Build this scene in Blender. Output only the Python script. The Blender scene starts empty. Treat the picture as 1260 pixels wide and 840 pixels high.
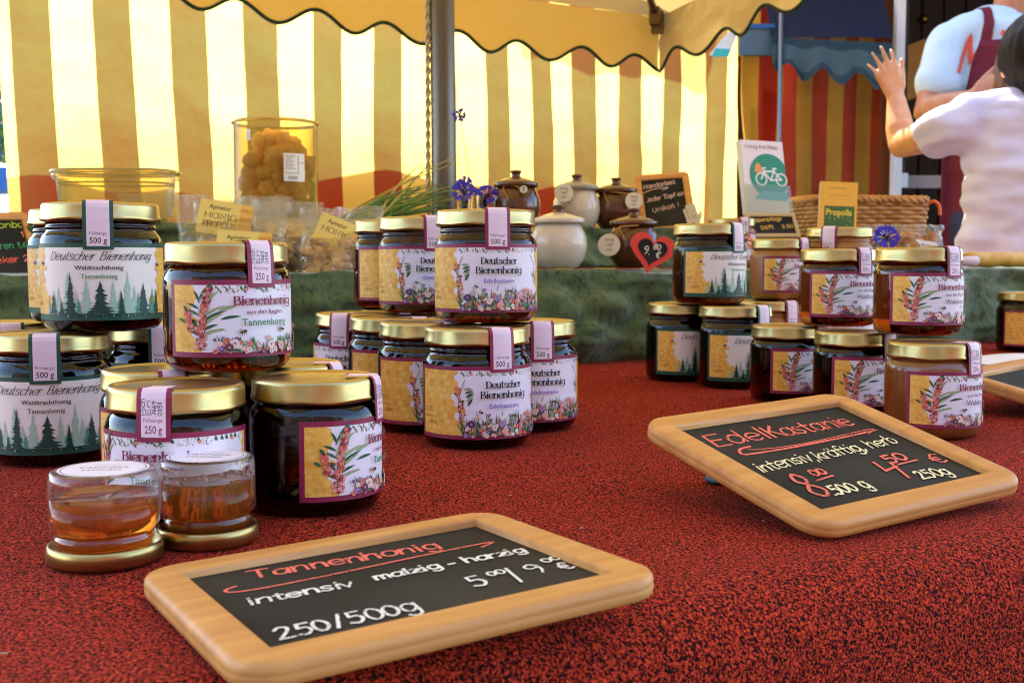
import bpy, bmesh, math, random
from math import sin, cos, pi, radians, sqrt, atan2, hypot
from mathutils import Vector, Matrix, noise
from mathutils.bvhtree import BVHTree

# ------------------------------------------------------------------ camera, world, sun, exposure
SC = bpy.context.scene
COL = SC.collection
TZ = 0.85                      # height of the table top
CZ = TZ + 0.145                # camera height
F = 1400.0                     # focal length in photograph pixels (1260 wide)
PITCH = math.atan((420 - 318) / F)

cam = bpy.data.cameras.new('camera')
camo = bpy.data.objects.new('camera', cam); COL.objects.link(camo)
camo.location = (0, 0, CZ)
camo.rotation_euler = (pi / 2 - PITCH, 0, 0)
cam.sensor_width = 36; cam.lens = F / 1260 * 36
cam.clip_start = 0.02; cam.clip_end = 500
cam.dof.use_dof = True; cam.dof.focus_distance = 0.74; cam.dof.aperture_fstop = 20
SC.camera = camo

SUN_AZ = atan2(0.80, -0.22)    # direction towards the sun, seen from above
SUN_EL = radians(52)
world = bpy.data.worlds.new('World'); SC.world = world; world.use_nodes = True
wn = world.node_tree.nodes; wl = world.node_tree.links
sky = wn.new('ShaderNodeTexSky'); sky.sky_type = 'NISHITA'; sky.sun_disc = False
sky.sun_elevation = SUN_EL; sky.sun_rotation = pi / 2 - SUN_AZ
bg = wn['Background']; bg.inputs['Strength'].default_value = 0.15
wl.new(sky.outputs['Color'], bg.inputs['Color'])
sun = bpy.data.lights.new('sun', 'SUN'); sun.energy = 2.4; sun.angle = radians(0.5); sun.color = (1, .95, .86)
suno = bpy.data.objects.new('sun', sun); COL.objects.link(suno)
sd = Vector((cos(SUN_AZ) * cos(SUN_EL), sin(SUN_AZ) * cos(SUN_EL), sin(SUN_EL)))
suno.rotation_euler = sd.to_track_quat('Z', 'Y').to_euler(); suno.location = sd * 30

SC.view_settings.view_transform = 'Standard'; SC.view_settings.look = 'None'
SC.view_settings.exposure = 2.65; SC.view_settings.gamma = 1
SC.view_settings.use_curve_mapping = False
SC.render.engine = 'CYCLES'
cy = SC.cycles
cy.use_denoising = True; cy.filter_width = .95
cy.max_bounces = 16; cy.transmission_bounces = 14; cy.transparent_max_bounces = 16
cy.diffuse_bounces = 4; cy.glossy_bounces = 6; cy.volume_bounces = 0
cy.caustics_reflective = False; cy.caustics_refractive = True
cy.blur_glossy = 0.3
cy.sample_clamp_indirect = 6

# ------------------------------------------------------------------ helpers
def ray(px, py):
    a = (px - 630) / F; u = (420 - py) / F
    return Vector((a, cos(PITCH) + u * sin(PITCH), -sin(PITCH) + u * cos(PITCH)))
def W(px, py, Y):
    d = ray(px, py); return Vector((0, 0, CZ)) + d * (Y / d.y)
def G(px, py, z=TZ):
    d = ray(px, py); return Vector((0, 0, CZ)) + d * ((z - CZ) / d.z)

def lin(c):
    return tuple(((x / 255) / 12.92 if x / 255 <= .04045 else ((x / 255 + .055) / 1.055) ** 2.4) for x in c)

MATS = {}
def nodes_of(m): return m.node_tree.nodes, m.node_tree.links
def pmat(name, col, rough=.5, metal=0, srgb=True, **kw):
    if name in MATS: return MATS[name]
    m = bpy.data.materials.new(name); m.use_nodes = True
    b = m.node_tree.nodes['Principled BSDF']
    c = lin(col) if srgb else col
    b.inputs['Base Color'].default_value = (*c, 1); b.inputs['Roughness'].default_value = rough
    b.inputs['Metallic'].default_value = metal
    for k, v in kw.items(): b.inputs[k.replace('_', ' ')].default_value = v
    MATS[name] = m
    return m
def noise_mat(name, c1, c2, scale, rough=.6, detail=4, lo=.35, hi=.65, bump=0, stretch=(1, 1, 1), bscale=None, dist=.002, metal=0, srgb=True, **kw):
    """two-tone material: a noise between two colours of the thing itself, plus an optional bump"""
    if name in MATS: return MATS[name]
    m = pmat(name, c1, rough, metal, srgb, **kw); n, l = nodes_of(m); b = n['Principled BSDF']
    tc = n.new('ShaderNodeTexCoord'); mp = n.new('ShaderNodeMapping'); mp.inputs['Scale'].default_value = stretch
    l.new(tc.outputs['Object'], mp.inputs['Vector'])
    t = n.new('ShaderNodeTexNoise'); t.inputs['Scale'].default_value = scale; t.inputs['Detail'].default_value = detail
    l.new(mp.outputs['Vector'], t.inputs['Vector'])
    r = n.new('ShaderNodeValToRGB'); r.color_ramp.elements[0].position = lo; r.color_ramp.elements[1].position = hi
    f = lin if srgb else (lambda x: x)
    r.color_ramp.elements[0].color = (*f(c1), 1); r.color_ramp.elements[1].color = (*f(c2), 1)
    l.new(t.outputs['Fac'], r.inputs['Fac']); l.new(r.outputs['Color'], b.inputs['Base Color'])
    if bump:
        t2 = t
        if bscale:
            t2 = n.new('ShaderNodeTexNoise'); t2.inputs['Scale'].default_value = bscale; t2.inputs['Detail'].default_value = 3
            l.new(mp.outputs['Vector'], t2.inputs['Vector'])
        bp = n.new('ShaderNodeBump'); bp.inputs['Strength'].default_value = bump; bp.inputs['Distance'].default_value = dist
        l.new(t2.outputs['Fac'], bp.inputs['Height']); l.new(bp.outputs['Normal'], b.inputs['Normal'])
    return m

def tagged(o, label=None, cat=None, group=None, kind=None):
    if label: o['label'] = label
    if cat: o['category'] = cat
    if group: o['group'] = group
    if kind: o['kind'] = kind
    return o
def thing(name, label, cat, loc=(0, 0, 0), rotz=0, group=None):
    o = bpy.data.objects.new(name, None); COL.objects.link(o)
    o.empty_display_size = .05; o.location = loc; o.rotation_euler = (0, 0, rotz)
    return tagged(o, label, cat, group)
def link(name, me, parent=None, loc=(0, 0, 0)):
    o = bpy.data.objects.new(name, me); COL.objects.link(o); o.location = loc
    if parent: o.parent = parent
    return o
def copy_tree(o, parent=None):
    c = o.copy(); COL.objects.link(c)
    if parent: c.parent = parent
    for ch in [x for x in bpy.data.objects if x.parent == o]: copy_tree(ch, c)
    return c

class MB:
    """collects faces, then makes one mesh"""
    def __init__(s): s.v = []; s.f = []; s.m = []; s.s = []
    def add(s, verts, faces, mat=0, smooth=False):
        b = len(s.v); s.v += [tuple(p) for p in verts]
        for f in faces: s.f.append([b + i for i in f]); s.m.append(mat); s.s.append(smooth)
    def box(s, c, d, mat=0, M=None):
        x, y, z = d[0] / 2, d[1] / 2, d[2] / 2
        vs = [Vector((sx * x, sy * y, sz * z)) for sz in (-1, 1) for sy in (-1, 1) for sx in (-1, 1)]
        if M is not None: vs = [M @ p for p in vs]
        vs = [p + Vector(c) for p in vs]
        s.add(vs, [(0, 2, 3, 1), (4, 5, 7, 6), (0, 1, 5, 4), (2, 6, 7, 3), (0, 4, 6, 2), (1, 3, 7, 5)], mat)
    def lathe(s, prof, seg=48, mat=0, c=(0, 0, 0), mod=None, smooth=True, sx=1, sy=1):
        vs = []; n = len(prof)
        for i in range(seg):
            a = 2 * pi * i / seg
            for k, (r, z) in enumerate(prof):
                if mod: r, z = mod(k, r, z, a)
                vs.append((c[0] + r * cos(a) * sx, c[1] + r * sin(a) * sy, c[2] + z))
        fs = []
        for i in range(seg):
            j = (i + 1) % seg
            for k in range(n - 1):
                fs.append((i * n + k, j * n + k, j * n + k + 1, i * n + k + 1))
        s.add(vs, fs, mat, smooth)
    def tube(s, pts, r, seg=8, mat=0, cap=True, smooth=True):
        pts = [Vector(p) for p in pts]; n = len(pts)
        rs = r if isinstance(r, (list, tuple)) else [r] * n
        vs = []; up = Vector((0.13, .21, 1)).normalized()
        prev = None
        for i, p in enumerate(pts):
            t = (pts[min(i + 1, n - 1)] - pts[max(i - 1, 0)]).normalized()
            if prev is None:
                a = t.cross(up)
                if a.length < .05: a = t.cross(Vector((1, 0, 0)))
                a.normalize()
            else:
                a = (prev - t * prev.dot(t)); a.normalize()
            prev = a; b = t.cross(a)
            for k in range(seg):
                q = 2 * pi * k / seg
                vs.append(p + (a * cos(q) + b * sin(q)) * rs[i])
        fs = []
        for i in range(n - 1):
            for k in range(seg):
                j = (k + 1) % seg
                fs.append((i * seg + k, i * seg + j, (i + 1) * seg + j, (i + 1) * seg + k))
        if cap:
            fs.append(tuple(reversed(range(seg)))); fs.append(tuple((n - 1) * seg + k for k in range(seg)))
        s.add(vs, fs, mat, smooth)
    def ball(s, c, r, M=None, seg=12, rings=8, mat=0):
        if not isinstance(r, (list, tuple, Vector)): r = (r, r, r)
        vs = []; fs = []
        for i in range(rings + 1):
            t = pi * i / rings
            for k in range(seg):
                a = 2 * pi * k / seg
                p = Vector((r[0] * sin(t) * cos(a), r[1] * sin(t) * sin(a), r[2] * cos(t)))
                if M is not None: p = M @ p
                vs.append(p + Vector(c))
        for i in range(rings):
            for k in range(seg):
                j = (k + 1) % seg
                fs.append((i * seg + k, (i + 1) * seg + k, (i + 1) * seg + j, i * seg + j))
        s.add(vs, fs, mat, True)
    def grid(s, fn, nu, nv, mat=0, smooth=True):
        vs = [fn(i / nu, j / nv) for j in range(nv + 1) for i in range(nu + 1)]
        fs = [(j * (nu + 1) + i, j * (nu + 1) + i + 1, (j + 1) * (nu + 1) + i + 1, (j + 1) * (nu + 1) + i) for j in range(nv) for i in range(nu)]
        s.add(vs, fs, mat, smooth)
    def prism(s, poly, z0, z1, mat=0, M=None):
        n = len(poly)
        vs = [Vector((p[0], p[1], z0)) for p in poly] + [Vector((p[0], p[1], z1)) for p in poly]
        if M is not None: vs = [M @ v for v in vs]
        s.add(vs, [tuple(reversed(range(n))), tuple(range(n, 2 * n))] + [(i, (i + 1) % n, n + (i + 1) % n, n + i) for i in range(n)], mat)
    def mesh(s, name, mats, weld=0):
        me = bpy.data.meshes.new(name); me.from_pydata(s.v, [], s.f)
        for m in (mats if isinstance(mats, (list, tuple)) else [mats]): me.materials.append(m)
        me.polygons.foreach_set('material_index', s.m); me.polygons.foreach_set('use_smooth', s.s)
        me.update()
        bm = bmesh.new(); bm.from_mesh(me)
        if weld: bmesh.ops.remove_doubles(bm, verts=bm.verts, dist=weld)
        bm.to_mesh(me); bm.free()
        return me
    def build(s, name, mats, parent=None, loc=(0, 0, 0), weld=0):
        return link(name, s.mesh(name, mats, weld), parent, loc)

def catmull(p, n=5):
    if len(p) < 3: return p
    closed = p[0] == p[-1]
    out = []
    for i in range(len(p) - 1):
        p0 = p[i - 1] if i > 0 else (p[-2] if closed else p[0])
        p1, p2 = p[i], p[i + 1]
        p3 = p[i + 2] if i + 2 < len(p) else (p[1] if closed else p[-1])
        for k in range(n):
            t = k / n
            out.append(tuple(.5 * (2 * b + (c - a) * t + (2 * a - 5 * b + 4 * c - d) * t * t + (3 * b - a - 3 * c + d) * t ** 3)
                             for a, b, c, d in zip(p0, p1, p2, p3)))
    out.append(p[-1]); return out

# ------------------------------------------------------------------ a small pen alphabet (hand lettering and serif lettering)
GL = {
'a': (50, "42,40 30,50 14,46 5,28 9,8 22,0 36,8 43,26;|45,52 45,0"), 'b': (48, "|8,75 8,0;8,30 20,49 36,46 44,26 36,4 20,0 8,14"),
'c': (46, "42,40 28,50 12,44 5,25 12,5 28,0 43,8"), 'd': (52, "42,36 30,50 14,46 5,26 12,4 28,0 42,18;|44,75 44,0"),
'e': (48, "6,26 43,28 40,44 26,50 10,43 5,24 13,5 28,0 43,8"), 'f': (36, "38,70 28,76 19,66 18,40 18,0;|4,46 34,46"),
'g': (50, "42,38 28,50 13,45 6,27 13,7 28,3 42,18;44,50 44,-8 34,-24 18,-24 8,-16"), 'h': (50, "|8,75 8,0;8,28 20,47 34,48 41,36 42,0"),
'i': (20, "|10,50 10,0;|10,68 10,72"), 'j': (24, "14,50 14,-10 6,-23 -4,-20;|14,64 14,69"), 'k': (46, "|8,75 8,0;|38,50 9,22;|18,30 42,0"),
'l': (20, "|9,75 9,0"), 'm': (68, "|8,50 8,0;8,30 18,48 28,47 33,36 33,0;33,30 43,48 53,47 58,36 58,0"), 'n': (50, "|8,50 8,0;8,28 20,47 34,48 41,36 42,0"),
'o': (50, "25,50 10,43 5,25 10,6 25,0 40,6 45,25 40,43 25,50"), 'p': (50, "|8,50 8,-25;8,30 20,49 36,46 44,26 36,4 20,0 8,14"),
'r': (36, "|8,50 8,0;8,26 16,44 32,49"), 's': (42, "36,42 24,50 10,44 12,30 28,23 37,12 26,0 6,7"), 't': (36, "16,68 16,12 24,0 34,4;|3,48 32,48"),
'u': (50, "8,50 8,16 18,1 32,4 42,20;|43,50 43,0"), 'v': (44, "|4,50 21,0 40,50"), 'w': (62, "|4,50 16,0 30,44 44,0 58,50"), 'z': (46, "|6,48 40,48 6,1 42,1"),
'D': (62, "|10,72 10,0;10,72 34,70 55,50 55,24 36,2 10,0"), 'B': (56, "|10,72 10,0;10,72 36,70 42,56 34,42 10,39;10,39 40,37 50,20 40,2 10,0"),
'T': (60, "|2,72 58,72;|30,72 30,0"), 'E': (54, "|48,72 10,72 10,0 50,0;|10,37 42,37"), 'K': (56, "|10,72 10,0;|50,74 10,30;|22,42 54,0"),
'H': (60, "|10,72 10,0;|50,72 50,0;|10,37 50,37"), 'J': (44, "34,72 34,16 24,0 8,2 4,14"), 'I': (24, "|12,72 12,0"), 'N': (62, "|10,0 10,72 50,0 50,72"), 'O': (64, "32,73 12,62 6,36 12,10 32,-1 52,10 58,36 52,62 32,73"), 'G': (64, "54,60 34,73 12,62 6,36 14,8 36,-1 54,10;|54,30 54,6;|38,32 58,32"), 'R': (58, "|10,72 10,0;10,72 40,70 48,54 38,38 10,35;|28,36 54,0"), 'A': (60, "|4,0 30,72 56,0;|14,26 46,26"), 'U': (60, "10,72 10,20 28,0 48,16 50,72"), 'L': (48, "|10,72 10,0 46,0"), 'S': (52, "46,62 28,73 10,62 14,44 40,32 46,14 28,-1 6,9"),
'W': (80, "|4,72 20,0 38,60 56,0 72,72"), 'M': (74, "|8,0 14,72 36,20 58,72 66,0"), 'F': (50, "|46,72 10,72 10,0;|10,38 40,38"), 'P': (52, "|10,72 10,0;10,72 40,70 48,54 38,38 10,35"),
'0': (48, "24,66 8,52 6,22 20,0 38,12 42,44 24,66"), '1': (30, "|6,52 18,68 18,0"), '2': (48, "8,54 20,68 38,62 36,42 8,2;|8,2 44,2"), '3': (46, "8,60 24,68 38,56 20,38 40,24 28,0 6,6"),
'4': (50, "|30,70 6,22 46,22;|34,40 32,-4"), '5': (48, "|42,68 14,68 12,40;12,40 32,42 42,22 28,0 6,6"), '6': (48, "38,66 14,44 6,16 22,0 40,14 30,34 8,20"),
'7': (46, "|6,68 42,68 20,0"), '8': (48, "24,36 10,50 24,68 38,52 24,36 6,16 24,0 42,16 24,36"), '9': (48, "40,50 26,66 8,54 14,36 34,38 40,52 36,20 22,-4"),
'/': (36, "|32,76 6,-6"), '-': (34, "|6,26 30,26"), '.': (20, "|10,0 10,4"), ',': (20, "|12,4 6,-12"), '!': (22, "|12,74 10,20;|10,0 10,4"), ':': (20, "|10,4 10,8;|10,36 10,40"),
'\u20ac': (56, "48,62 30,70 14,52 12,26 26,2 48,8;|2,44 36,44;|2,28 34,28"), ' ': (30, ""), '\u00e4': (50, "42,40 30,50 14,46 5,28 9,8 22,0 36,8 43,26;|45,52 45,0;|14,64 14,68;|32,64 32,68"),
}
def pen_text(txt, size, slant=0, spacing=1.0, jitter=0, seed=1, space=1.0):
    """list of strokes (each a point list, straight flag) and total width; size = height of 72 units"""
    rn = random.Random(seed); k = size / 72; x = 0; out = []
    for ch in txt:
        adv, d = GL[ch]
        jx = rn.uniform(-jitter, jitter) * 12; jy = rn.uniform(-jitter, jitter) * 10; js = 1 + rn.uniform(-jitter, jitter) * .25; ja = slant + rn.uniform(-jitter, jitter) * .25
        for st in d.split(';'):
            if not st: continue
            straight = st[0] == '|'
            pts = [tuple(float(q) for q in t.split(',')) for t in st.lstrip('|').split()]
            pts = [((x + jx + (px + py * ja) * js) * k, (jy + py * js) * k) for px, py in pts]
            out.append((pts if straight else catmull(pts, 4), straight))
        x += adv * spacing * (space if ch == ' ' else 1)
    return out, x * k
def stroke_poly(pts, wv, wh=None, ends=True):
    """quads along a pen stroke; wv width of upright strokes, wh of level ones"""
    wh = wh or wv; n = len(pts); L = []
    for i, p in enumerate(pts):
        a = pts[max(i - 1, 0)]; b = pts[min(i + 1, n - 1)]
        dx, dy = b[0] - a[0], b[1] - a[1]; l = hypot(dx, dy) or 1e-9; dx /= l; dy /= l
        m = 1.0
        if 0 < i < n - 1:
            d1 = Vector((p[0] - a[0], p[1] - a[1])); d2 = Vector((b[0] - p[0], b[1] - p[1]))
            if d1.length > 0 and d2.length > 0:
                c = max(.5, math.cos(d1.angle(d2) / 2)); m = 1 / c
        w = sqrt((wv * dy) ** 2 + (wh * dx) ** 2) / 2 * m
        ex = 0
        if ends and i == 0: ex = -w * .6
        if ends and i == n - 1: ex = w * .6
        L.append(((p[0] + dx * ex - dy * w, p[1] + dy * ex + dx * w), (p[0] + dx * ex + dy * w, p[1] + dy * ex - dx * w)))
    return [[L[i][0], L[i][1], L[i + 1][1], L[i + 1][0]] for i in range(n - 1)]
def type_tris(txt, size, align='CENTER', bold=0.0, sx=1.0):
    """sans lettering from the built-in font as flat triangles; size = cap height"""
    c = bpy.data.curves.new('lettering', 'FONT'); c.body = txt; c.size = size / .73; c.offset = bold * size
    c.resolution_u = 2
    o = bpy.data.objects.new('lettering', c); me = bpy.data.meshes.new_from_object(o)
    xs = [v.co.x for v in me.vertices] or [0]
    off = {'CENTER': -(min(xs) + max(xs)) / 2, 'LEFT': -min(xs), 'RIGHT': -max(xs)}[align]
    out = [[((me.vertices[i].co.x + off) * sx, me.vertices[i].co.y) for i in p.vertices] for p in me.polygons]
    bpy.data.objects.remove(o); bpy.data.curves.remove(c); bpy.data.meshes.remove(me)
    return out
# ------------------------------------------------------------------ printed labels: flat artwork in millimetres, later bent round the jar
INKS = {}
def ink(name, c, rough=.45):
    INKS[name] = pmat('ink_' + name, c, rough)
for nm, c in dict(seal=(236, 210, 224), maroon=(138, 28, 72), card=(246, 222, 120), paper=(238, 228, 238), cream=(242, 232, 224), honey=(238, 184, 76), honey_pale=(244, 198, 98), honey_deep=(230, 164, 60),
                  leaf=(62, 104, 58), leaf_dark=(28, 84, 58), leaf_pale=(148, 168, 118), twig=(120, 104, 78), berry=(206, 84, 66), coral=(226, 128, 112), rose=(234, 168, 160),
                  blush=(240, 206, 196), plum=(96, 52, 92), lilac=(170, 140, 190), bee=(58, 36, 24), bee_gold=(180, 120, 50), wing=(190, 176, 170), black=(26, 24, 26), purple=(122, 66, 176),
                  wine=(134, 32, 62), green_text=(46, 132, 78), forest=(16, 74, 58), fir=(14, 62, 58), fir_mid=(70, 146, 118), fir_pale=(164, 200, 176), brown_text=(98, 66, 62),
                  red_text=(214, 84, 60), white=(240, 236, 232), yellow=(240, 214, 70), sky_blue=(90, 190, 225), teal=(20, 140, 110), orange=(240, 150, 60)).items(): ink(nm, c)
INK_ORDER = list(INKS); INK_I = {n: i for i, n in enumerate(INK_ORDER)}

class Art:
    def __init__(s, seed=1): s.p = []; s.r = random.Random(seed)
    def poly(s, pts, c): s.p.append(([pts], c))
    def polys(s, L, c):                       # several faces printed in one pass
        if L: s.p.append((L, c))
    def rect(s, x0, y0, x1, y1, c): s.poly([(x0, y0), (x1, y0), (x1, y1), (x0, y1)], c)
    def disc(s, x, y, r, c, n=12, ry=None, a0=0):
        s.poly([(x + r * cos(a0 + 2 * pi * i / n), y + (ry or r) * sin(a0 + 2 * pi * i / n)) for i in range(n)], c)
    def line(s, pts, w, c, smooth=True): s.polys(stroke_poly(catmull(pts, 4) if smooth else pts, w), c)
    def type(s, txt, x, y, size, c, align='CENTER', bold=0, sx=1, rot=0):
        T = type_tris(txt, size, align, bold, sx); cr, sr = cos(rot), sin(rot)
        s.polys([[(x + a * cr - b * sr, y + a * sr + b * cr) for a, b in t] for t in T], c)
    def pen(s, txt, x, y, size, c, wv, wh=None, align='CENTER', slant=0, serif=0, width=None, jitter=0, spacing=1, sy=1, seed=1, rot=0):
        st, w = pen_text(txt, size, slant, spacing, jitter, seed)
        k = width / w if width else 1
        ox = {'CENTER': -w * k / 2, 'LEFT': 0, 'RIGHT': -w * k}[align]
        cr, sr = cos(rot), sin(rot)
        for pts, straight in st:
            q = [(ox + a * k, b * sy) for a, b in pts]
            L = stroke_poly(q, wv, wh)
            if serif and straight:
                for e in (q[0], q[-1]):
                    o = q[1] if e is q[0] else q[-2]
                    if abs(o[0] - e[0]) < .25 * abs(o[1] - e[1]) and abs(o[1] - e[1]) > size * .15:
                        h = (wh or wv)
                        L.append([(e[0] - serif, e[1] - h / 2), (e[0] + serif, e[1] - h / 2), (e[0] + serif, e[1] + h / 2), (e[0] - serif, e[1] + h / 2)])
            for f in L: s.p.append(([[(x + a * cr - b * sr, y + a * sr + b * cr) for a, b in f]], c)) if serif else None
            if not serif: s.polys([[(x + a * cr - b * sr, y + a * sr + b * cr) for a, b in f] for f in L], c)
    def leaf(s, x, y, l, w, a, c, curve=.15):
        n = 5; L = []; R = []
        for i in range(n + 1):
            t = i / n; ww = w * sin(pi * t) ** .8 / 2 if 0 < t < 1 else 0; px = l * t; py = curve * l * t * t
            L.append((px, py + ww)); R.append((px, py - ww))
        pts = L + R[-2:0:-1]
        s.poly([(x + p * cos(a) - q * sin(a), y + p * sin(a) + q * cos(a)) for p, q in pts], c)
    def blossom(s, x, y, r, c, cc='honey_deep', n=5, a0=None):
        a0 = s.r.uniform(0, 6) if a0 is None else a0
        for i in range(n): s.leaf(x, y, r, r * .8, a0 + 2 * pi * i / n, c, 0)
        s.disc(x, y, r * .28, cc, 6)
    def pompom(s, x, y, r, cols):
        for k in range(46):
            a = s.r.uniform(0, 2 * pi); d = r * sqrt(s.r.random()) * .8
            s.leaf(x + d * cos(a), y + d * sin(a), r * .34, r * .16, a, s.r.choice(cols), 0)
    def bee(s, x, y, k, a=0):
        T = lambda p, q: (x + k * (p * cos(a) - q * sin(a)), y + k * (p * sin(a) + q * cos(a)))
        for sgn in (.5, .9):
            s.poly([T(0, .3), T(-.6 * sgn, 1.1), T(-1.2 * sgn, .9), T(-.9 * sgn, .3)], 'wing')
        s.poly([T(1.1 * cos(t), .45 * sin(t)) for t in [i * pi / 5 for i in range(10)]], 'bee')
        s.poly([T(-.4, .42), T(-.1, .44), T(-.1, -.44), T(-.4, -.42)], 'bee_gold')
        for q in (-.5, .1, .6): s.line([T(q, -.4), T(q - .2, -.9)], .14 * k, 'bee')
    def comb(s, x0, y0, x1, y1, edge, w=3.2):
        """honeycomb area; edge(y) gives its ragged inner border, side sign from x1>x0"""
        hgt = w * .866; row = 0; y = y0
        while y < y1 + hgt:
            x = x0 + (w / 2 if row % 2 else 0)
            while x < x1 + w:
                e = edge(y)
                if e[0] <= x <= e[1]:
                    pts = [(min(max(x + w * .60 * sin(i * pi / 3), x0), x1), min(max(y + w * .60 * cos(i * pi / 3), y0), y1)) for i in range(6)]
                    s.poly(pts, s.r.choice(['honey', 'honey', 'honey', 'honey_deep']))
                    q = w * .44
                    pts = [(min(max(x + q * sin(i * pi / 3), x0), x1), min(max(y + q * cos(i * pi / 3), y0), y1)) for i in range(6)]
                    s.poly(pts, s.r.choice(['honey', 'honey_pale', 'honey_pale', 'honey_deep', 'honey']))
                x += w
            y += hgt; row += 1
    def fir(s, x, y, h, c, wide=.42, n=13):
        """fir silhouette with ragged branch tips"""
        L = []; R = []
        for i in range(n):
            t = i / n; yy = y + h * (1 - t) ; ww = h * wide * .5 * (t + .04) * s.r.uniform(.62, 1.12)
            L += [(x - ww * .35, yy), (x - ww * s.r.uniform(.7, 1.2), yy - h / n * s.r.uniform(.7, 1.3))]
            R += [(x + ww * .35, yy), (x + ww * s.r.uniform(.7, 1.2), yy - h / n * s.r.uniform(.7, 1.3))]
        for i in range(n):     # one quad per storey keeps every face simple
            a, b = L[2 * i], L[2 * i + 1]; c_, d = R[2 * i], R[2 * i + 1]
            s.poly([a, b, (x, b[1] + h / n * .18), d, c_], c)
            if i: s.poly([L[2 * i - 1], (x - h * .02, a[1] - h / n * .5), (x + h * .02, a[1] - h / n * .5), R[2 * i - 1], (x, L[2 * i - 1][1] + h / n * .6)], c)
        s.rect(x - h * .014, y - h * .07, x + h * .014, y + h * .2, c)
    # ---- bending
    def bent(s, name, fn, step=2.0, base=.10, inc=.0008):
        """fn(u, v, offset_mm) -> point. Faces are cut along a common grid of u so that all layers share the same facets."""
        mb = MB(); k = 0
        for polys, c in s.p:
            off = base + inc * k; k += 1
            for P in polys:
                u0 = min(p[0] for p in P); u1 = max(p[0] for p in P)
                i0 = math.floor(u0 / step); i1 = math.ceil(u1 / step)
                for i in range(i0, max(i1, i0 + 1)):
                    Q = clip(clip(P, i * step, 1), (i + 1) * step, -1) if i1 - i0 > 1 else P
                    if len(Q) < 3: continue
                    mb.add([fn(a, b, off) for a, b in Q], [tuple(range(len(Q)))], INK_I[c])
        used = sorted(set(mb.m)); mp = {m: i for i, m in enumerate(used)}
        mb.m = [mp[m] for m in mb.m]
        return mb.mesh(name, [INKS[INK_ORDER[i]] for i in used])
def clip(P, x, sgn):
    out = []
    for i in range(len(P)):
        a, b = P[i - 1], P[i]
        ia, ib = (a[0] - x) * sgn >= 0, (b[0] - x) * sgn >= 0
        if ia != ib:
            t = (x - a[0]) / (b[0] - a[0]); out.append((x, a[1] + t * (b[1] - a[1])))
        if ib: out.append(b)
    return out

def small_print(A, x, y):
    A.type('kühl, trocken,', x, y + 6.5, 1.3, 'brown_text', 'LEFT', sx=.8)
    A.type('dunkel lagern', x, y + 4.2, 1.3, 'brown_text', 'LEFT', sx=.8)
    A.type('Mindestens haltbar bis:', x, y, 1.3, 'brown_text', 'LEFT', sx=.8)
    A.type('01. JULI 2022', x + 4, y - 5, 1.9, 'black', 'LEFT', sx=.75)

def garland_top(A, u0, u1, v):
    u = u0
    while u < u1:
        k = A.r.random()
        if k < .35:
            A.line([(u, v), (u + 1.0, v - 2), (u + 2.8, v - 3.2)], .2, 'twig')
            for i in range(6): A.leaf(u + .5 * i, v - .6 * i - .3, 1.7, .8, A.r.uniform(-2.6, -.4), A.r.choice(['leaf', 'leaf_dark', 'leaf_pale']))
        elif k < .7:
            for i in range(7): A.disc(u + A.r.uniform(-1, 2), v - A.r.uniform(.4, 4), .3, A.r.choice(['twig', 'leaf_pale', 'leaf']), 6)
            A.line([(u, v), (u + A.r.uniform(-2, 2), v - 3.0)], .14, 'leaf_pale')
        else:
            A.leaf(u, v, 3, 1.6, -1.3, 'leaf_dark'); A.leaf(u + .6, v, 2.6, 1.3, -2, 'leaf')
            if A.r.random() < .5: A.blossom(u + 1, v - 2.4, 1.2, A.r.choice(['berry', 'coral']), n=5)
        u += A.r.uniform(2.2, 4.6)
def meadow(A, u0, u1, v0, v1, big=True):
    """bed of flowers along the bottom edge"""
    for i in range(int((u1 - u0) * 1.6)):
        u = A.r.uniform(u0, u1); A.leaf(u, v0, A.r.uniform(3, v1 - v0), A.r.uniform(.7, 1.3), A.r.uniform(1.1, 2.1), A.r.choice(['leaf', 'leaf_dark', 'leaf_pale']), A.r.uniform(-.3, .3))
    for i in range(int((u1 - u0) * .9)):
        u = A.r.uniform(u0, u1); v = v0 + (v1 - v0) * A.r.random() ** 1.4 * .8
        c, cc = A.r.choice([('rose', 'honey_deep'), ('coral', 'wine'), ('blush', 'plum'), ('plum', 'lilac'), ('berry', 'honey'), ('blush', 'coral'), ('lilac', 'plum'), ('white', 'honey_deep')])
        A.blossom(u, v, A.r.uniform(.9, 2.0), c, cc, A.r.choice([5, 6, 8]))

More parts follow.
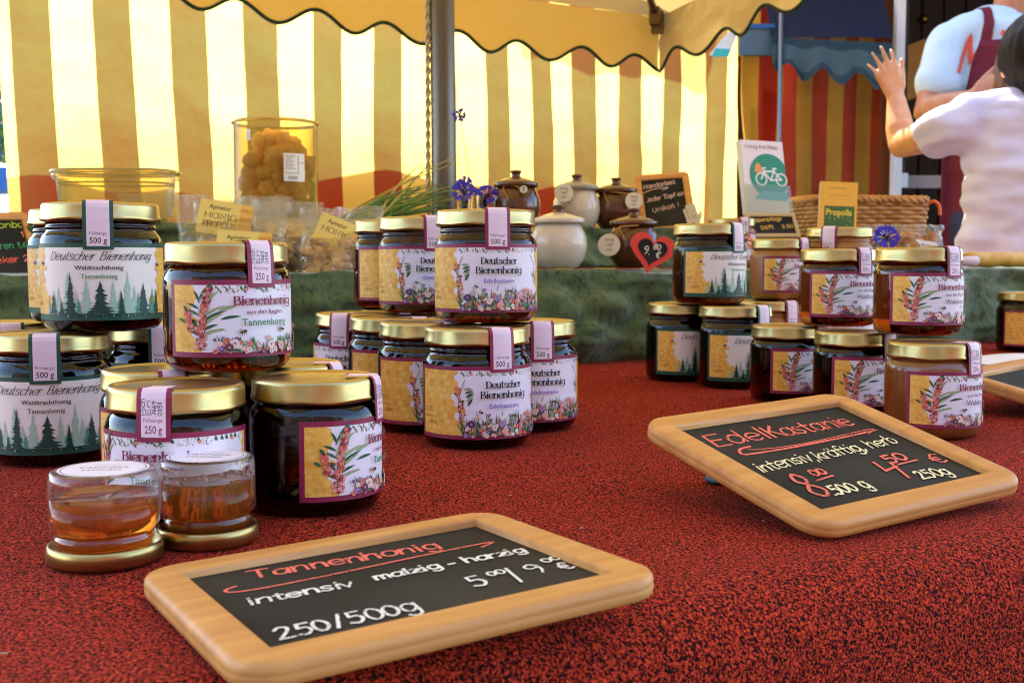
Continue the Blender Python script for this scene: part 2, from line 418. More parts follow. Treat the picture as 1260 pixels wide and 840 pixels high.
def label_red_large():
    A = Art(5); Wd, H = 74, 55
    A.rect(-Wd, 0, Wd, H, 'maroon'); b = 3
    A.rect(-Wd + b, b, Wd - b, H - b, 'paper')
    A.comb(-Wd + b, b, -22, H - b, lambda y: (-99, -33 + 3 * sin(y * .35) + (7 if y < 14 else 0) + 2 * sin(y * 1.3)), 5.6)
    A.comb(30, b, Wd - b, H - b, lambda y: (44 + 3 * sin(y * .4) - (4 if y < 12 else 0), 99), 5.6)
    small_print(A, -Wd + 6, 16)
    garland_top(A, -32, 44, H - b)
    for k in range(5): A.leaf(-30 + k * .8, 38 - k * 3.2, 7, 2.0, .2 + .25 * k, A.r.choice(['leaf', 'leaf_dark', 'leaf_pale']), -.2)
    A.line([(-29, 45), (-33, 34), (-34, 22), (-30, 10)], .5, 'twig')
    for k in range(46):
        t = A.r.random(); A.blossom(-33 + 2 * sin(t * 5) + A.r.uniform(-2, 2), 12 + 28 * t, A.r.uniform(.7, 1.2), A.r.choice(['berry', 'coral', 'wine', 'rose']), 'wine')
    A.bee(-31, 29, 1.7, .3)
    for k in range(8): A.leaf(37 + A.r.uniform(-2, 4), 22 + k * 3, A.r.uniform(3, 6), 1.1, A.r.uniform(1, 2.4), A.r.choice(['leaf', 'leaf_pale', 'twig']))
    A.bee(38, 30, 1.6, 1.2)
    meadow(A, -32, 44, b, 23); meadow(A, -30, 42, b, 17); meadow(A, -30, 42, b, 12)
    A.blossom(-24, 12, 3.2, 'plum', 'lilac', 9); A.blossom(-7, 9, 2.6, 'blush', 'coral', 6); A.blossom(-1, 12, 2.6, 'lilac', 'plum', 9)
    A.blossom(1, 6.5, 2.6, 'rose', 'honey_deep', 6)
    A.line([(16, b), (16.5, 9)], .6, 'leaf')
    for k in range(16): A.blossom(15.6 + A.r.uniform(-1, 1), 5 + k * .8, 1.0, A.r.choice(['coral', 'berry', 'rose']), 'wine')
    A.line([(27, b), (27.5, 12)], .7, 'leaf_dark'); A.pompom(27, 14, 6.2, ['coral', 'rose', 'berry', 'coral'])
    A.leaf(34, b, 10, 2.4, 1.8, 'leaf_dark')
    A.bee(9, 17.5, 2.0, .1); A.bee(-17, 21, 1.7, -.3)
    A.pen('Deutscher', 1, 39, 5.0, 'black', 1.05, .36, serif=.75, width=29)
    A.pen('Bienenhonig', 1, 31.5, 5.0, 'black', 1.05, .36, serif=.75, width=37)
    A.type('Edelkastanie', 1, 24, 3.6, 'purple', bold=.012)
    return A
def label_red_small(kind):
    A = Art(9); Wd, H = 58, 45
    A.rect(-Wd, 0, Wd, H, 'maroon'); b = 3
    A.rect(-Wd + b, b, Wd - b, H - b, 'paper')
    A.comb(-Wd + b, b, -30, H - b, lambda y: (-99, -42 + 2.5 * sin(y * .4) + (5 if y < 12 else 0)), 4.2)
    A.comb(40, b, Wd - b, H - b, lambda y: (52, 99))
    garland_top(A, -30, 50, H - b)
    for k in range(11): A.leaf(-37 + A.r.uniform(-2, 2), 11 + k * 2.2, A.r.uniform(9, 17), 1.7, .75 + .07 * k + A.r.uniform(-.35, .3), A.r.choice(['leaf', 'leaf_dark', 'leaf_pale']), -.28)
    for k in range(6): A.leaf(-37, 12 + k * 4, A.r.uniform(6, 10), 1.6, 2.3 + A.r.uniform(-.5, .4), A.r.choice(['leaf', 'leaf_dark']), .2)
    A.leaf(-26, 27, 11, 2.2, .45, 'leaf_pale', -.2); A.leaf(-25, 22, 12, 1.8, .35, 'leaf_dark', -.2)
    A.line([(-31, 40), (-35, 28), (-37, 16), (-36, 5)], .6, 'leaf_dark')
    for k in range(170):
        t = A.r.random(); w_ = 3.4 * (1 - .55 * t); cx = -37 + 6.5 * t ** 1.5
        if k > 125: cx = -42 - 3 * t; t = .3 + .35 * t; w_ = 1.5
        A.blossom(cx + A.r.uniform(-w_, w_), 4.5 + 36 * t, A.r.uniform(.8, 1.4), A.r.choice(['coral', 'berry', 'coral', 'rose', 'wine']), A.r.choice(['wine', 'honey_deep']))
    A.leaf(-46, 20, 5, 2, 2.4, 'leaf'); A.leaf(-44, 26, 5, 2, 2.0, 'leaf_dark')
    meadow(A, -28, 54, b, 14)
    A.blossom(-17, 8, 3.2, 'blush', 'plum', 9); A.blossom(-20, 6, 2.6, 'plum', 'honey_deep', 8); A.blossom(5, 7, 2.8, 'blush', 'plum', 9); A.blossom(13, 6, 2.8, 'rose', 'plum', 8)
    A.line([(44, b), (44, 10)], .6, 'leaf'); A.pompom(44, 13, 5, ['coral', 'rose', 'berry'])
    A.bee(-12, 15, 2.0, .3); A.bee(14, 15.5, 1.9, -.2)
    A.pen('Bienenhonig', 2, 30.5, 4.8, 'wine', 1.1, .4, serif=.7, width=39)
    A.type('aus der Region', 2, 25.2, 2.7, 'wine', bold=.015, sx=1.1)
    if kind == 'Tannenhonig': A.type(kind, 2, 18.5, 4.2, 'green_text', bold=.012)
    else: A.type(kind, 2, 18.5, 4.2, 'brown_text', bold=.008)
    return A
def label_green(col):
    A = Art(4); Wd, H = 69, 54
    A.rect(-Wd, 0, Wd, H, 'forest')
    A.rect(-Wd + 3, 4.2, Wd - 3, H - 3, 'cream')
    A.comb(-Wd + 3, 4.2, -26, H - 3, lambda y: (-99, -45 + 1.5 * sin(y * .9) + (11 if y < 14 else (5 if y < 20 else 0))), 3.4)
    A.comb(34, 4.2, Wd - 3, H - 3, lambda y: (47 - (8 if y < 16 else 0), 99), 5.4)
    for x, h in [(-35, 13), (-30, 20), (-22, 30), (-16, 17), (-9, 26), (9, 24), (19, 30), (24, 20), (33, 15), (40, 18), (2, 18), (-40, 12), (14, 17)]:
        A.fir(x, 4.6, h, A.r.choice(['fir_pale', 'fir_pale', 'fir_mid']), .5)
    for x, h in [(-33, 10), (-14, 11), (27, 15), (38, 12)]: A.fir(x, 4.6, h, 'fir_mid', .55)
    for x, h, w in [(-34.5, 17, .48), (-20, 29, .46), (0.5, 23.5, .95), (14.5, 16, .45), (31, 22, .6), (44, 18, .5), (-27, 10, .6)]: A.fir(x, 4.6, h, 'fir', w)
    A.rect(-30, 4.0, 38, 4.9, 'fir')
    small_print(A, -Wd + 5, 16)
    A.bee(-47, 40, 1.9, .3); A.bee(47, 39, 1.7, -.4); 
    A.pen('Deutscher', -20, 42.3, 6.4, 'black', .62, .26, slant=.5, width=34, jitter=.05, sy=.9)
    A.pen('Bienenhonig', 19, 42.3, 6.4, 'black', .62, .26, slant=.5, width=38, jitter=.05, sy=.9)
    A.type('Waldtrachthonig', 0, 35.6, 3.1, 'black', bold=.012, sx=1.12)
    A.type('Tannenhonig', 0, 29.4, 3.4, col, bold=.008)
    return A
def seal_art(col, txt, wd, length, notes):
    A = Art(3)
    A.rect(-wd / 2, 0, wd / 2, length, col)
    A.rect(-wd / 2 + 2.6, 2.4, wd / 2 - 2.6, length - 2.0, 'seal')
    A.type('Füllmenge:', 0, 10.2, 2.3, 'wine' if notes else 'black', sx=.92 if not notes else .78)
    A.type(txt, 0, 4.4, 4.2, 'wine' if notes else 'black', sx=.92 if not notes else .72, bold=.016)
    if notes:
        for i, t in enumerate(('Mich', 'Erl', '7669', '0151')):
            A.pen(t.replace('x', ''), -4.4 + i * 3, 13.5, 2.3, 'black', .34, align='LEFT', width=9 - i * .6, rot=pi / 2, jitter=.08, seed=i) if all(q in GL for q in t) else None
    return A

# ------------------------------------------------------------------ jars
def glass_mat(name, rough=0.0, col=(1, 1, 1)):
    m = pmat(name, col, rough, 0, False, Transmission_Weight=1.0, IOR=1.5); return m
def honey_mat(name, absorb, density, rough=0.0):
    if name in MATS: return MATS[name]
    m = pmat(name, (1, 1, 1), rough, 0, False, Transmission_Weight=1.0, IOR=1.49)
    n, l = nodes_of(m); v = n.new('ShaderNodeVolumeAbsorption')
    v.inputs['Color'].default_value = (*absorb, 1); v.inputs['Density'].default_value = density
    l.new(v.outputs['Volume'], n['Material Output'].inputs['Volume']); return m
GLASS = glass_mat('clear_glass')
HONEY = {'amber': honey_mat('amber_honey', (.70, .45, .11), 125), 'dark': honey_mat('dark_honey', (.60, .18, .03), 190),
         'sample': noise_mat('sample_honey', (236, 122, 34), (238, 128, 38), 12, .02, IOR=1.36, Transmission_Weight=.84),
         'brown': noise_mat('brown_creamed_honey', (112, 60, 22), (132, 76, 30), 30, .25, bump=.04, Coat_Weight=.6),
         'cream': noise_mat('creamed_honey', (148, 94, 38), (166, 110, 48), 30, .35, bump=.05)}
GOLD = noise_mat('gold_lacquered_lid', (190, 168, 112), (172, 148, 92), 14, .30, metal=1, bump=.06, dist=.001)

SIZES = {500: dict(R=.0425, H=.0915), 250: dict(R=.038, H=.0765)}
CACHE = {}
def body_profile(sz):
    R, H = SIZES[sz]['R'], SIZES[sz]['H']; nr = R * .885; zs = H - .0275
    if sz == 250: zs = H - .0215
    zn = H - .0125
    p = [(0, .0028), (R * .6, .0024), (R * .74, .0006), (R * .80, 0), (R * .90, .0014), (R * .965, .0045), (R * .995, .009), (R, .013), (R, zs - .003), (R * .992, zs + .0005), (R * .955, zs + .0042), (R * .915, zs + .0062), (nr, zs + .008)]
    # threads of the neck
    z = zs + .0085
    while z < zn:
        p += [(nr, z), (nr + .0008, z + .0008), (nr + .0010, z + .0014), (nr + .0006, z + .0022), (nr, z + .0028)]; z += .0042
    p += [(nr, H - .006), (nr - .002, H - .003), (0, H - .003)]
    return p
def lid_mesh(sz):
    if ('lid', sz) in CACHE: return CACHE['lid', sz]
    R, H = SIZES[sz]['R'], SIZES[sz]['H']; r = R * .975
    p = [(r * .93, H - .0128), (r * .985, H - .0132), (r * 1.0, H - .0124), (r * 1.005, H - .0112), (r * .988, H - .0098), (r * .985, H - .003), (r * .975, H - .0012), (r * .95, H - .0002), (r * .91, H), (r * .885, H - .0003), (r * .865, H - .0011), (r * .84, H - .0013), (0, H - .0011)]
    def mod(k, q, z, a):
        if k < 5: z += .0005 * cos(6 * a) ; q += .0003 * cos(6 * a)
        return q, z
    mb = MB(); mb.lathe(p, 72, mod=mod); CACHE['lid', sz] = mb.mesh('lid', GOLD, 1e-6); return CACHE['lid', sz]
def body_mesh(sz, honey):
    if (sz, honey) in CACHE: return CACHE[sz, honey]
    mb = MB(); mb.lathe(body_profile(sz), 72)
    CACHE[sz, honey] = mb.mesh('glass_body', HONEY[honey], 1e-6); return CACHE[sz, honey]
def label_mesh(sz, kind):
    if ('label', kind) in CACHE: return CACHE['label', kind]
    R = SIZES[sz]['R']; z0 = .0085 if sz == 500 else .0095
    A = {'edel': label_red_large, 'green': lambda: label_green('green_text'), 'green_plain': lambda: label_green('brown_text'),
         'tannen': lambda: label_red_small('Tannenhonig'), 'wald': lambda: label_red_small('Waldhonig')}[kind]()
    fn = lambda u, v, o: ((R + o / 1000) * sin(u / 1000 / R), -(R + o / 1000) * cos(u / 1000 / R), z0 + v / 1000)
    CACHE['label', kind] = A.bent('label', fn); return CACHE['label', kind]
def seal_mesh(sz, kind):
    if ('seal', sz, kind) in CACHE: return CACHE['seal', sz, kind]
    R, H = SIZES[sz]['R'], SIZES[sz]['H']
    top = .0085 + .055 if sz == 500 else .0095 + .045
    if kind.startswith('green'): top = .0085 + .054
    path = [(R + .0010, top - .0045), (R + .0010, top), (R + .0006, H - .012), (R * .985 + .0006, H - .004), (R * .975 + .0003, H - .0013), (R * .94, H + .0007), (R * .90, H + .0010), (R * .86, H + .0007), (R * .45, H + .0003)]
    L = [0]
    for a, b in zip(path, path[1:]): L.append(L[-1] + hypot(b[0] - a[0], b[1] - a[1]))
    def fn(u, v, o):
        d = v / 1000; i = 0
        while i < len(L) - 2 and d > L[i + 1]: i += 1
        t = (d - L[i]) / (L[i + 1] - L[i]); a, b = path[i], path[i + 1]
        r = a[0] + (b[0] - a[0]) * t; z = a[1] + (b[1] - a[1]) * t
        nx, nz = b[1] - a[1], -(b[0] - a[0]); q = hypot(nx, nz); r += nx / q * o / 1000; z += nz / q * o / 1000
        return (u / 1000 * (1 if r > R * .85 else 1), -sqrt(max(r * r - (u / 1000) ** 2, 1e-9)), z)
    A = seal_art('forest' if kind.startswith('green') else 'maroon', '500 g' if sz == 500 else '250 g', 20.5 if sz == 500 else 18, L[-1] * 1000 - .5, sz == 250)
    # cut along v at the folds so that the strip follows its path
    out = []
    cuts = sorted(set([x * 1000 for x in L]))
    for polys, c in A.p:
        np_ = []
        for P in polys:
            S = [(b, a) for a, b in P]
            for lo, hi in zip(cuts, cuts[1:]):
                Q = clip(clip(S, lo, 1), hi, -1)
                if len(Q) >= 3: np_.append([(b, a) for a, b in Q])
        out.append((np_, c))
    A.p = out
    CACHE['seal', sz, kind] = A.bent('seal', fn, base=.05, inc=.004); return CACHE['seal', sz, kind]

def make_jar(sz, kind, honey, label, pos, face, group):
    """face: direction in which the middle of the label looks (radians)"""
    t = thing('honey_jar', label, 'honey jar', pos, face + pi / 2, group)
    link('glass_body', body_mesh(sz, honey), t)
    link('lid', lid_mesh(sz), t)
    lb = link('label', label_mesh(sz, kind), t)
    link('seal', seal_mesh(sz, kind), lb)
    return t

def film(name, tint, gloss=.25, body=.12, crinkle=0):
    if name in MATS: return MATS[name]
    m = bpy.data.materials.new(name); m.use_nodes = True; MATS[name] = m; n, l = nodes_of(m); n.remove(n['Principled BSDF'])
    tr = n.new('ShaderNodeBsdfTransparent'); tr.inputs[0].default_value = (*tint, 1)
    g = n.new('ShaderNodeBsdfGlossy'); g.inputs['Roughness'].default_value = .12; g.inputs['Color'].default_value = (1, 1, 1, 1)
    d = n.new('ShaderNodeBsdfTranslucent'); d.inputs[0].default_value = (.9, .88, .8, 1)
    lw = n.new('ShaderNodeLayerWeight'); lw.inputs['Blend'].default_value = .5
    pw = n.new('ShaderNodeMath'); pw.operation = 'POWER'; pw.inputs[1].default_value = 3.5; l.new(lw.outputs['Facing'], pw.inputs[0])
    ml = n.new('ShaderNodeMath'); ml.operation = 'MULTIPLY_ADD'; ml.inputs[1].default_value = gloss * 2; ml.inputs[2].default_value = .045; l.new(pw.outputs[0], ml.inputs[0])
    m1 = n.new('ShaderNodeMixShader'); m1.inputs[0].default_value = body; l.new(tr.outputs[0], m1.inputs[1]); l.new(d.outputs[0], m1.inputs[2])
    m2 = n.new('ShaderNodeMixShader'); l.new(ml.outputs[0], m2.inputs[0]); l.new(m1.outputs[0], m2.inputs[1]); l.new(g.outputs[0], m2.inputs[2])
    if crinkle:
        tc = n.new('ShaderNodeTexCoord'); v = n.new('ShaderNodeTexNoise'); v.inputs['Scale'].default_value = 55; v.inputs['Detail'].default_value = 3; v.inputs['Distortion'].default_value = 1.5; l.new(tc.outputs['Object'], v.inputs['Vector'])
        bp = n.new('ShaderNodeBump'); bp.inputs['Strength'].default_value = crinkle; bp.inputs['Distance'].default_value = .01; l.new(v.outputs['Fac'], bp.inputs['Height'])
        for q in (g, d, lw): l.new(bp.outputs['Normal'], q.inputs['Normal'])
    l.new(m2.outputs[0], n['Material Output'].inputs['Surface']); return m
# ------------------------------------------------------------------ the place: ground, table, cloth, risers
def felt():
    m = pmat('red_felt', (170, 30, 24), .95); n, l = nodes_of(m); b = n['Principled BSDF']
    b.inputs['Specular IOR Level'].default_value = .15
    tc = n.new('ShaderNodeTexCoord')
    t = n.new('ShaderNodeTexNoise'); t.inputs['Scale'].default_value = 700; t.inputs['Detail'].default_value = 2.5; t.inputs['Roughness'].default_value = .65; t.inputs['Distortion'].default_value = .6
    l.new(tc.outputs['Object'], t.inputs['Vector'])
    r = n.new('ShaderNodeValToRGB'); e = r.color_ramp.elements
    e[0].position = .42; e[0].color = (.006, .003, .003, 1); e[1].position = .585; e[1].color = (.98, .090, .030, 1)
    x = e.new(.465); x.color = (.12, .006, .004, 1); x = e.new(.52); x.color = (.60, .034, .013, 1)
    l.new(t.outputs['Fac'], r.inputs['Fac'])
    l.new(r.outputs['Color'], b.inputs['Base Color'])
    bp = n.new('ShaderNodeBump'); bp.inputs['Strength'].default_value = 1.0; bp.inputs['Distance'].default_value = .006
    l.new(t.outputs['Fac'], bp.inputs['Height']); l.new(bp.outputs['Normal'], b.inputs['Normal'])
    return m
FELT = felt()
VELVET = noise_mat('green_velvet', (70, 92, 48), (28, 42, 24), 120, .8, detail=5, lo=.52, hi=.70, bump=1.0, dist=.012, bscale=22, Sheen_Weight=.4, stretch=(1, 1, .7))
WOOD = noise_mat('pine_frame', (190, 124, 58), (218, 156, 84), 46, .5, detail=9, bump=.3, stretch=(.3, 2.4, 2.4), dist=.0008, lo=.25, hi=.68)
SLATE = noise_mat('slate_board', (20, 20, 19), (58, 55, 50), 11, .7, detail=8, lo=.35, hi=.85, Specular_IOR_Level=.25)
GROUND = noise_mat('paving', (78, 74, 70), (100, 94, 87), 3, .85, detail=6, bump=.3)

mb = MB(); mb.grid(lambda u, v: (-150 + 300 * u, -150 + 300 * v, 0), 4, 4, 0, False)
o = mb.build('ground', GROUND); o['kind'] = 'structure'

# the table edge in plan: runs away to the right
E1 = G(540, 797); E2 = G(1260, 660)
ALONG = (E2 - E1).normalized(); INW = Vector((-ALONG.y, ALONG.x, 0))
def tp(s, d, z=TZ): return E1 + ALONG * s + INW * d + Vector((0, 0, z - TZ))
def table():
    t = thing('market_table', 'long trestle market table under the red speckled felt cloth', 'table', tp(.4, .7, 0))
    base = t.location
    mb = MB(); R = Matrix.Rotation(atan2(ALONG.y, ALONG.x), 3, 'Z')
    mb.box(Vector((0, 0, TZ - .025)), (3.4, 1.30, .03), M=R); mb.build('table_top', WOOD, t)
    for sx in (-1, 1):
        for sy in (-1, 1):
            mb = MB(); p = R @ Vector((sx * 1.5, sy * .55, 0)); mb.tube([p + Vector((0, 0, .0)), p + Vector((0, 0, TZ - .04))], .02); mb.build('leg', pmat('grey_steel', (110, 108, 104), .4, .8), t)
table()
CREASES = [(.24, .15, .0028, .007, -.62, -.18), (.31, .05, .0024, .006, -.60, -.25), (.62, -.1, .0026, .008, -.1, .45), (.45, .2, .0022, .007, .05, .4), (.80, .05, .0026, .009, .2, .9)]
def cloth():
    o = thing('tablecloth', 'red and black speckled felt cloth draped over the market table', 'tablecloth', (0, 0, 0))
    prof = []                                            # (inward distance, height) from the hem up and over the edge
    rr = .035
    for k in range(10): prof.append((-.012 - .01 * (1 - k / 9), .30 + (TZ - rr - .30) * k / 9))
    for k in range(1, 9):
        a = pi / 2 * k / 8; prof.append((-.012 + rr * (1 - cos(a)), TZ - rr + rr * sin(a)))
    for k in range(1, 150): prof.append((-.012 + rr + 1.38 * (k / 149) ** 1.3, TZ))
    n = len(prof)
    def fn(u, v):
        s = -1.6 + 3.6 * u; d, z = prof[round(v * (n - 1))]
        if z < TZ - .02:
            k = (TZ - z) / .5; d += k * (.018 * sin(s * 9 + .7) + .012 * sin(s * 17 + 2)) - .012 * k
        elif d > .03:
            z += (.0012 * noise.noise(Vector((s * 7, d * 7, 3))) + .0009 * noise.noise(Vector((s * 19, d * 19, 5)))) * min(1, d / .2)
            for c0, k0, a0, b0, s0, s1 in CREASES:
                if s0 < s < s1: z += a0 * math.exp(-((d - c0 - k0 * (s - s0) - .006 * sin(s * 22 + c0 * 40)) / b0) ** 2) * min(1, (s - s0) / .04, (s1 - s) / .04)
        return tp(s, d, z)
    mb = MB(); mb.grid(fn, 420, n - 1); me = mb.mesh('cloth', FELT)
    bpy.data.objects.remove(o)
    return tagged(link('tablecloth', me), 'red and black speckled felt cloth draped over the market table', 'tablecloth')
cloth()

# two green velvet steps at the back of the table
RB = G(700, 446) ; RB2 = G(1240, 420)
RA = (RB2 - RB).normalized(); RI = Vector((-RA.y, RA.x, 0))
def rp(s, d, z): return RB + RA * s + RI * d + Vector((0, 0, z))
RH1 = .128; RH2 = .192
def riser(name, label, d0, d1, h0, h1, s0, s1, seed):
    def prof(v):
        if v < .5: return d0 - .014 * (1 - v * 2), h0 + (h1 - h0) * v * 2
        return d0 + (d1 - d0) * (v - .5) * 2, h1
    def fn(u, v):
        s = s0 + (s1 - s0) * u; d, z = prof(v)
        q = Vector((s * 5, z * 9 + d * 5, seed))
        f = noise.noise(q) * .016 + noise.noise(q * 2.7) * .014 - abs(noise.noise(q * 4.3 + Vector((0, 0, z * 20)))) * .014
        if v < .5: d += .016 * noise.noise(Vector((s * 13, z * 5, seed + 4))) * (1.15 - v * 2)
        if v <= .02: z = h0; d -= .01 * abs(noise.noise(Vector((s * 14, 1, seed))))
        elif v < .46: d += f * 1.5 - .008 + .006 * sin(s * 30 + 5 * noise.noise(q)) * (1 - v * 2)
        elif v < .56: d += f * .4; z += f * .4
        else: z += min(0, f * .25)
        return rp(s, d, z)
    mb = MB(); mb.grid(fn, 220, 40)
    return tagged(mb.build(name, VELVET), label, 'display step')
riser('velvet_step', 'lower green crushed velvet step behind the jars on the red cloth', 0, .215, .002, RH1, -1.2, 1.5, 2.3)
riser('velvet_step', 'upper green crushed velvet step carrying the back row of honey pots', .20, .46, RH1 + .002, RH2, -1.2, .62, 7.1)
def on_step(px, Yoff, upper=False, lift=0):
    """point on a velvet step: on the sight line of column px, Yoff metres behind that step's front edge"""
    d = (.20 if upper else 0) + Yoff; h = RH2 if upper else RH1
    u = (px - 630) / F; p0 = RB + RI * d                # solve X = u*Y along the step
    k = (u * p0.y - p0.x) / (RA.x - u * RA.y)
    p = p0 + RA * k; return Vector((p.x, p.y, TZ + h + .003 + lift))

# ------------------------------------------------------------------ honey jars in their pyramids
GG, GR, GS, GRG, GRR, GRS = 'green label jars at the left', 'large red label jars in the middle pyramid', 'small red label jars behind the tasting jars', 'green label jars in the right pyramid', 'small red label jars in the right pyramid', 'pale honey jars behind the right pyramid'
JARS = [  # size, label kind, honey, tier, pixel column, distance, turn of the label, description
 (500, 'green_plain', 'dark', 0, 60, .914, -5, 'large green fir tree label jar standing on the cloth, cut off at the far left', GG),
 (500, 'green', 'dark', 0, 198, 1.03, 0, 'large green label jar on the cloth, its seal showing left of the stacked small jar', GG),
 (500, 'green', 'dark', 0, 12, 1.06, 0, 'large green label jar at far left, only its gold lid peeping out', GG),
 (500, 'green', 'dark', 1, 127, .93, -3, 'large dark jar on top of the left stack, whole green label facing us', GG),
 (500, 'green', 'dark', 1, 104, 1.05, 6, 'large green label jar tucked behind the top jar of the left stack', GG),
 (250, 'tannen', 'dark', 0, 387, .735, 73, 'small nearly black jar standing right of the tasting jars, label turned to the right', GS),
 (250, 'tannen', 'dark', 0, 215, .69, -18, 'small red label jar directly behind the two upturned tasting jars', GS),
 (250, 'tannen', 'dark', 0, 198, .79, 10, 'small red label jar with just its lid edge showing, above the left tasting jar', GS),
 (250, 'tannen', 'dark', 0, 352, .83, 60, 'small red label jar at the back of the front left stack, only lid showing', GS),
 (250, 'tannen', 'amber', 1, 280, .775, 31, 'small red label jar standing alone on top of the front left stack', GS),
 (500, 'edel', 'dark', 0, 583, 1.0, 27, 'front large red label jar of the middle pyramid, its purple lettering in full view', GR),
 (500, 'edel', 'dark', 0, 648, 1.09, 17, 'large red label jar at the right foot of the middle pyramid, half hidden', GR),
 (500, 'edel', 'dark', 0, 528, 1.075, 30, 'large red label jar on the cloth just left of the front pyramid jar, honeycomb showing', GR),
 (500, 'edel', 'dark', 0, 486, 1.155, 34, 'large red label jar low in the middle pyramid with only a narrow honeycomb strip', GR),
 (500, 'edel', 'dark', 0, 440, 1.24, -24, 'large red label jar at the left foot of the middle pyramid, seal showing', GR),
 (500, 'edel', 'dark', 0, 556, 1.25, 10, 'large red label jar hidden in the heart of the middle pyramid', GR),
 (500, 'edel', 'dark', 0, 492, 1.345, 10, 'large red label jar hidden at the very back of the middle pyramid', GR),
 (500, 'edel', 'amber', 1, 598, 1.06, 13, 'large red label jar topping the middle pyramid in front, amber glowing under its label', GR),
 (500, 'edel', 'amber', 1, 520, 1.24, 16, 'large red label jar of the upper pyramid tier, half covered by the front one', GR),
 (500, 'edel', 'amber', 1, 485, 1.35, 40, 'rearmost upper jar of the middle pyramid, only its honeycomb label side showing', GR),
 (500, 'green', 'amber', 1, 872, 1.48, 51, 'large green label jar with red brown honey topping the right stack beside the heart tag', GRG),
 (500, 'green', 'dark', 0, 839, 1.52, 49, 'leftmost dark green label jar standing on the cloth in the right stack', GRG),
 (500, 'green', 'dark', 0, 905, 1.44, 49, 'dark green label jar on the cloth whose green seal shows below the upper one', GRG),
 (500, 'edel', 'cream', 0, 945, 1.60, 45, 'large jar of pale honey low in the right stack, only lid and neck showing', GRS),
 (250, 'wald', 'cream', 1, 961, 1.62, 52, 'pale creamed honey jar with yellow label end showing, right of the upper green label jar', GRS),
 (500, 'edel', 'cream', 1, 1030, 1.64, -18, 'large pale honey jar with maroon seal facing us before the wicker basket', GRS),
 (500, 'edel', 'cream', 0, 1034, 1.66, 30, 'large jar of pale honey hidden at the bottom back of the right stack', GRS),
 (250, 'wald', 'amber', 1, 1030, 1.28, 44, 'small red amber honey jar on the upper right tier, left of its twin', GRR),
 (250, 'wald', 'amber', 1, 1129, 1.13, 51, 'small red amber honey jar on the right stack, above the light brown jar', GRR),
 (250, 'wald', 'dark', 0, 970, 1.30, 62, 'small almost black jar behind the chestnut honey slate, left of its dark twin', GRR),
 (250, 'wald', 'dark', 0, 1053, 1.19, 56, 'small almost black jar between its dark twin and the light brown creamed jar', GRR),
 (250, 'wald', 'brown', 0, 1150, 1.04, 57, 'small light brown creamed honey jar on the cloth beside the right slate', GRR),
 (500, 'edel', 'dark', 0, 1262, 2.0, 55, 'brown honey jar with an orange label standing apart at the far right edge', None),
]
J = []
for r in JARS:
    J.append([(r[4] - 630) / 1560 * r[5], r[5] * F / 1560, SIZES[r[0]]['R'], r[3]])
for it in range(200):                                   # neighbours of one tier must not run into one another
    for i in range(len(J)):
        for k in range(i):
            a, b = J[i], J[k]
            if a[3] != b[3]: continue
            dx, dy = a[0] - b[0], a[1] - b[1]; d = hypot(dx, dy); need = a[2] + b[2] + .0015
            if d < need:
                q = (need - d) / 2 / d
                a[0] += dx * q * .6; a[1] += dy * q * 1.2; b[0] -= dx * q * .6; b[1] -= dy * q * 1.2
def lower_height(x, y):
    return max([SIZES[r[0]]['H'] for r, j in zip(JARS, J) if j[3] == 0 and hypot(j[0] - x, j[1] - y) < j[2] + .03] or [0])
for r, j in zip(JARS, J):
    z = TZ + .0008 + (lower_height(j[0], j[1]) + .0009 if r[3] else 0)
    make_jar(r[0], r[1], r[2], r[7], (j[0], j[1], z), atan2(-j[1], -j[0]) + radians(r[6]), r[8])

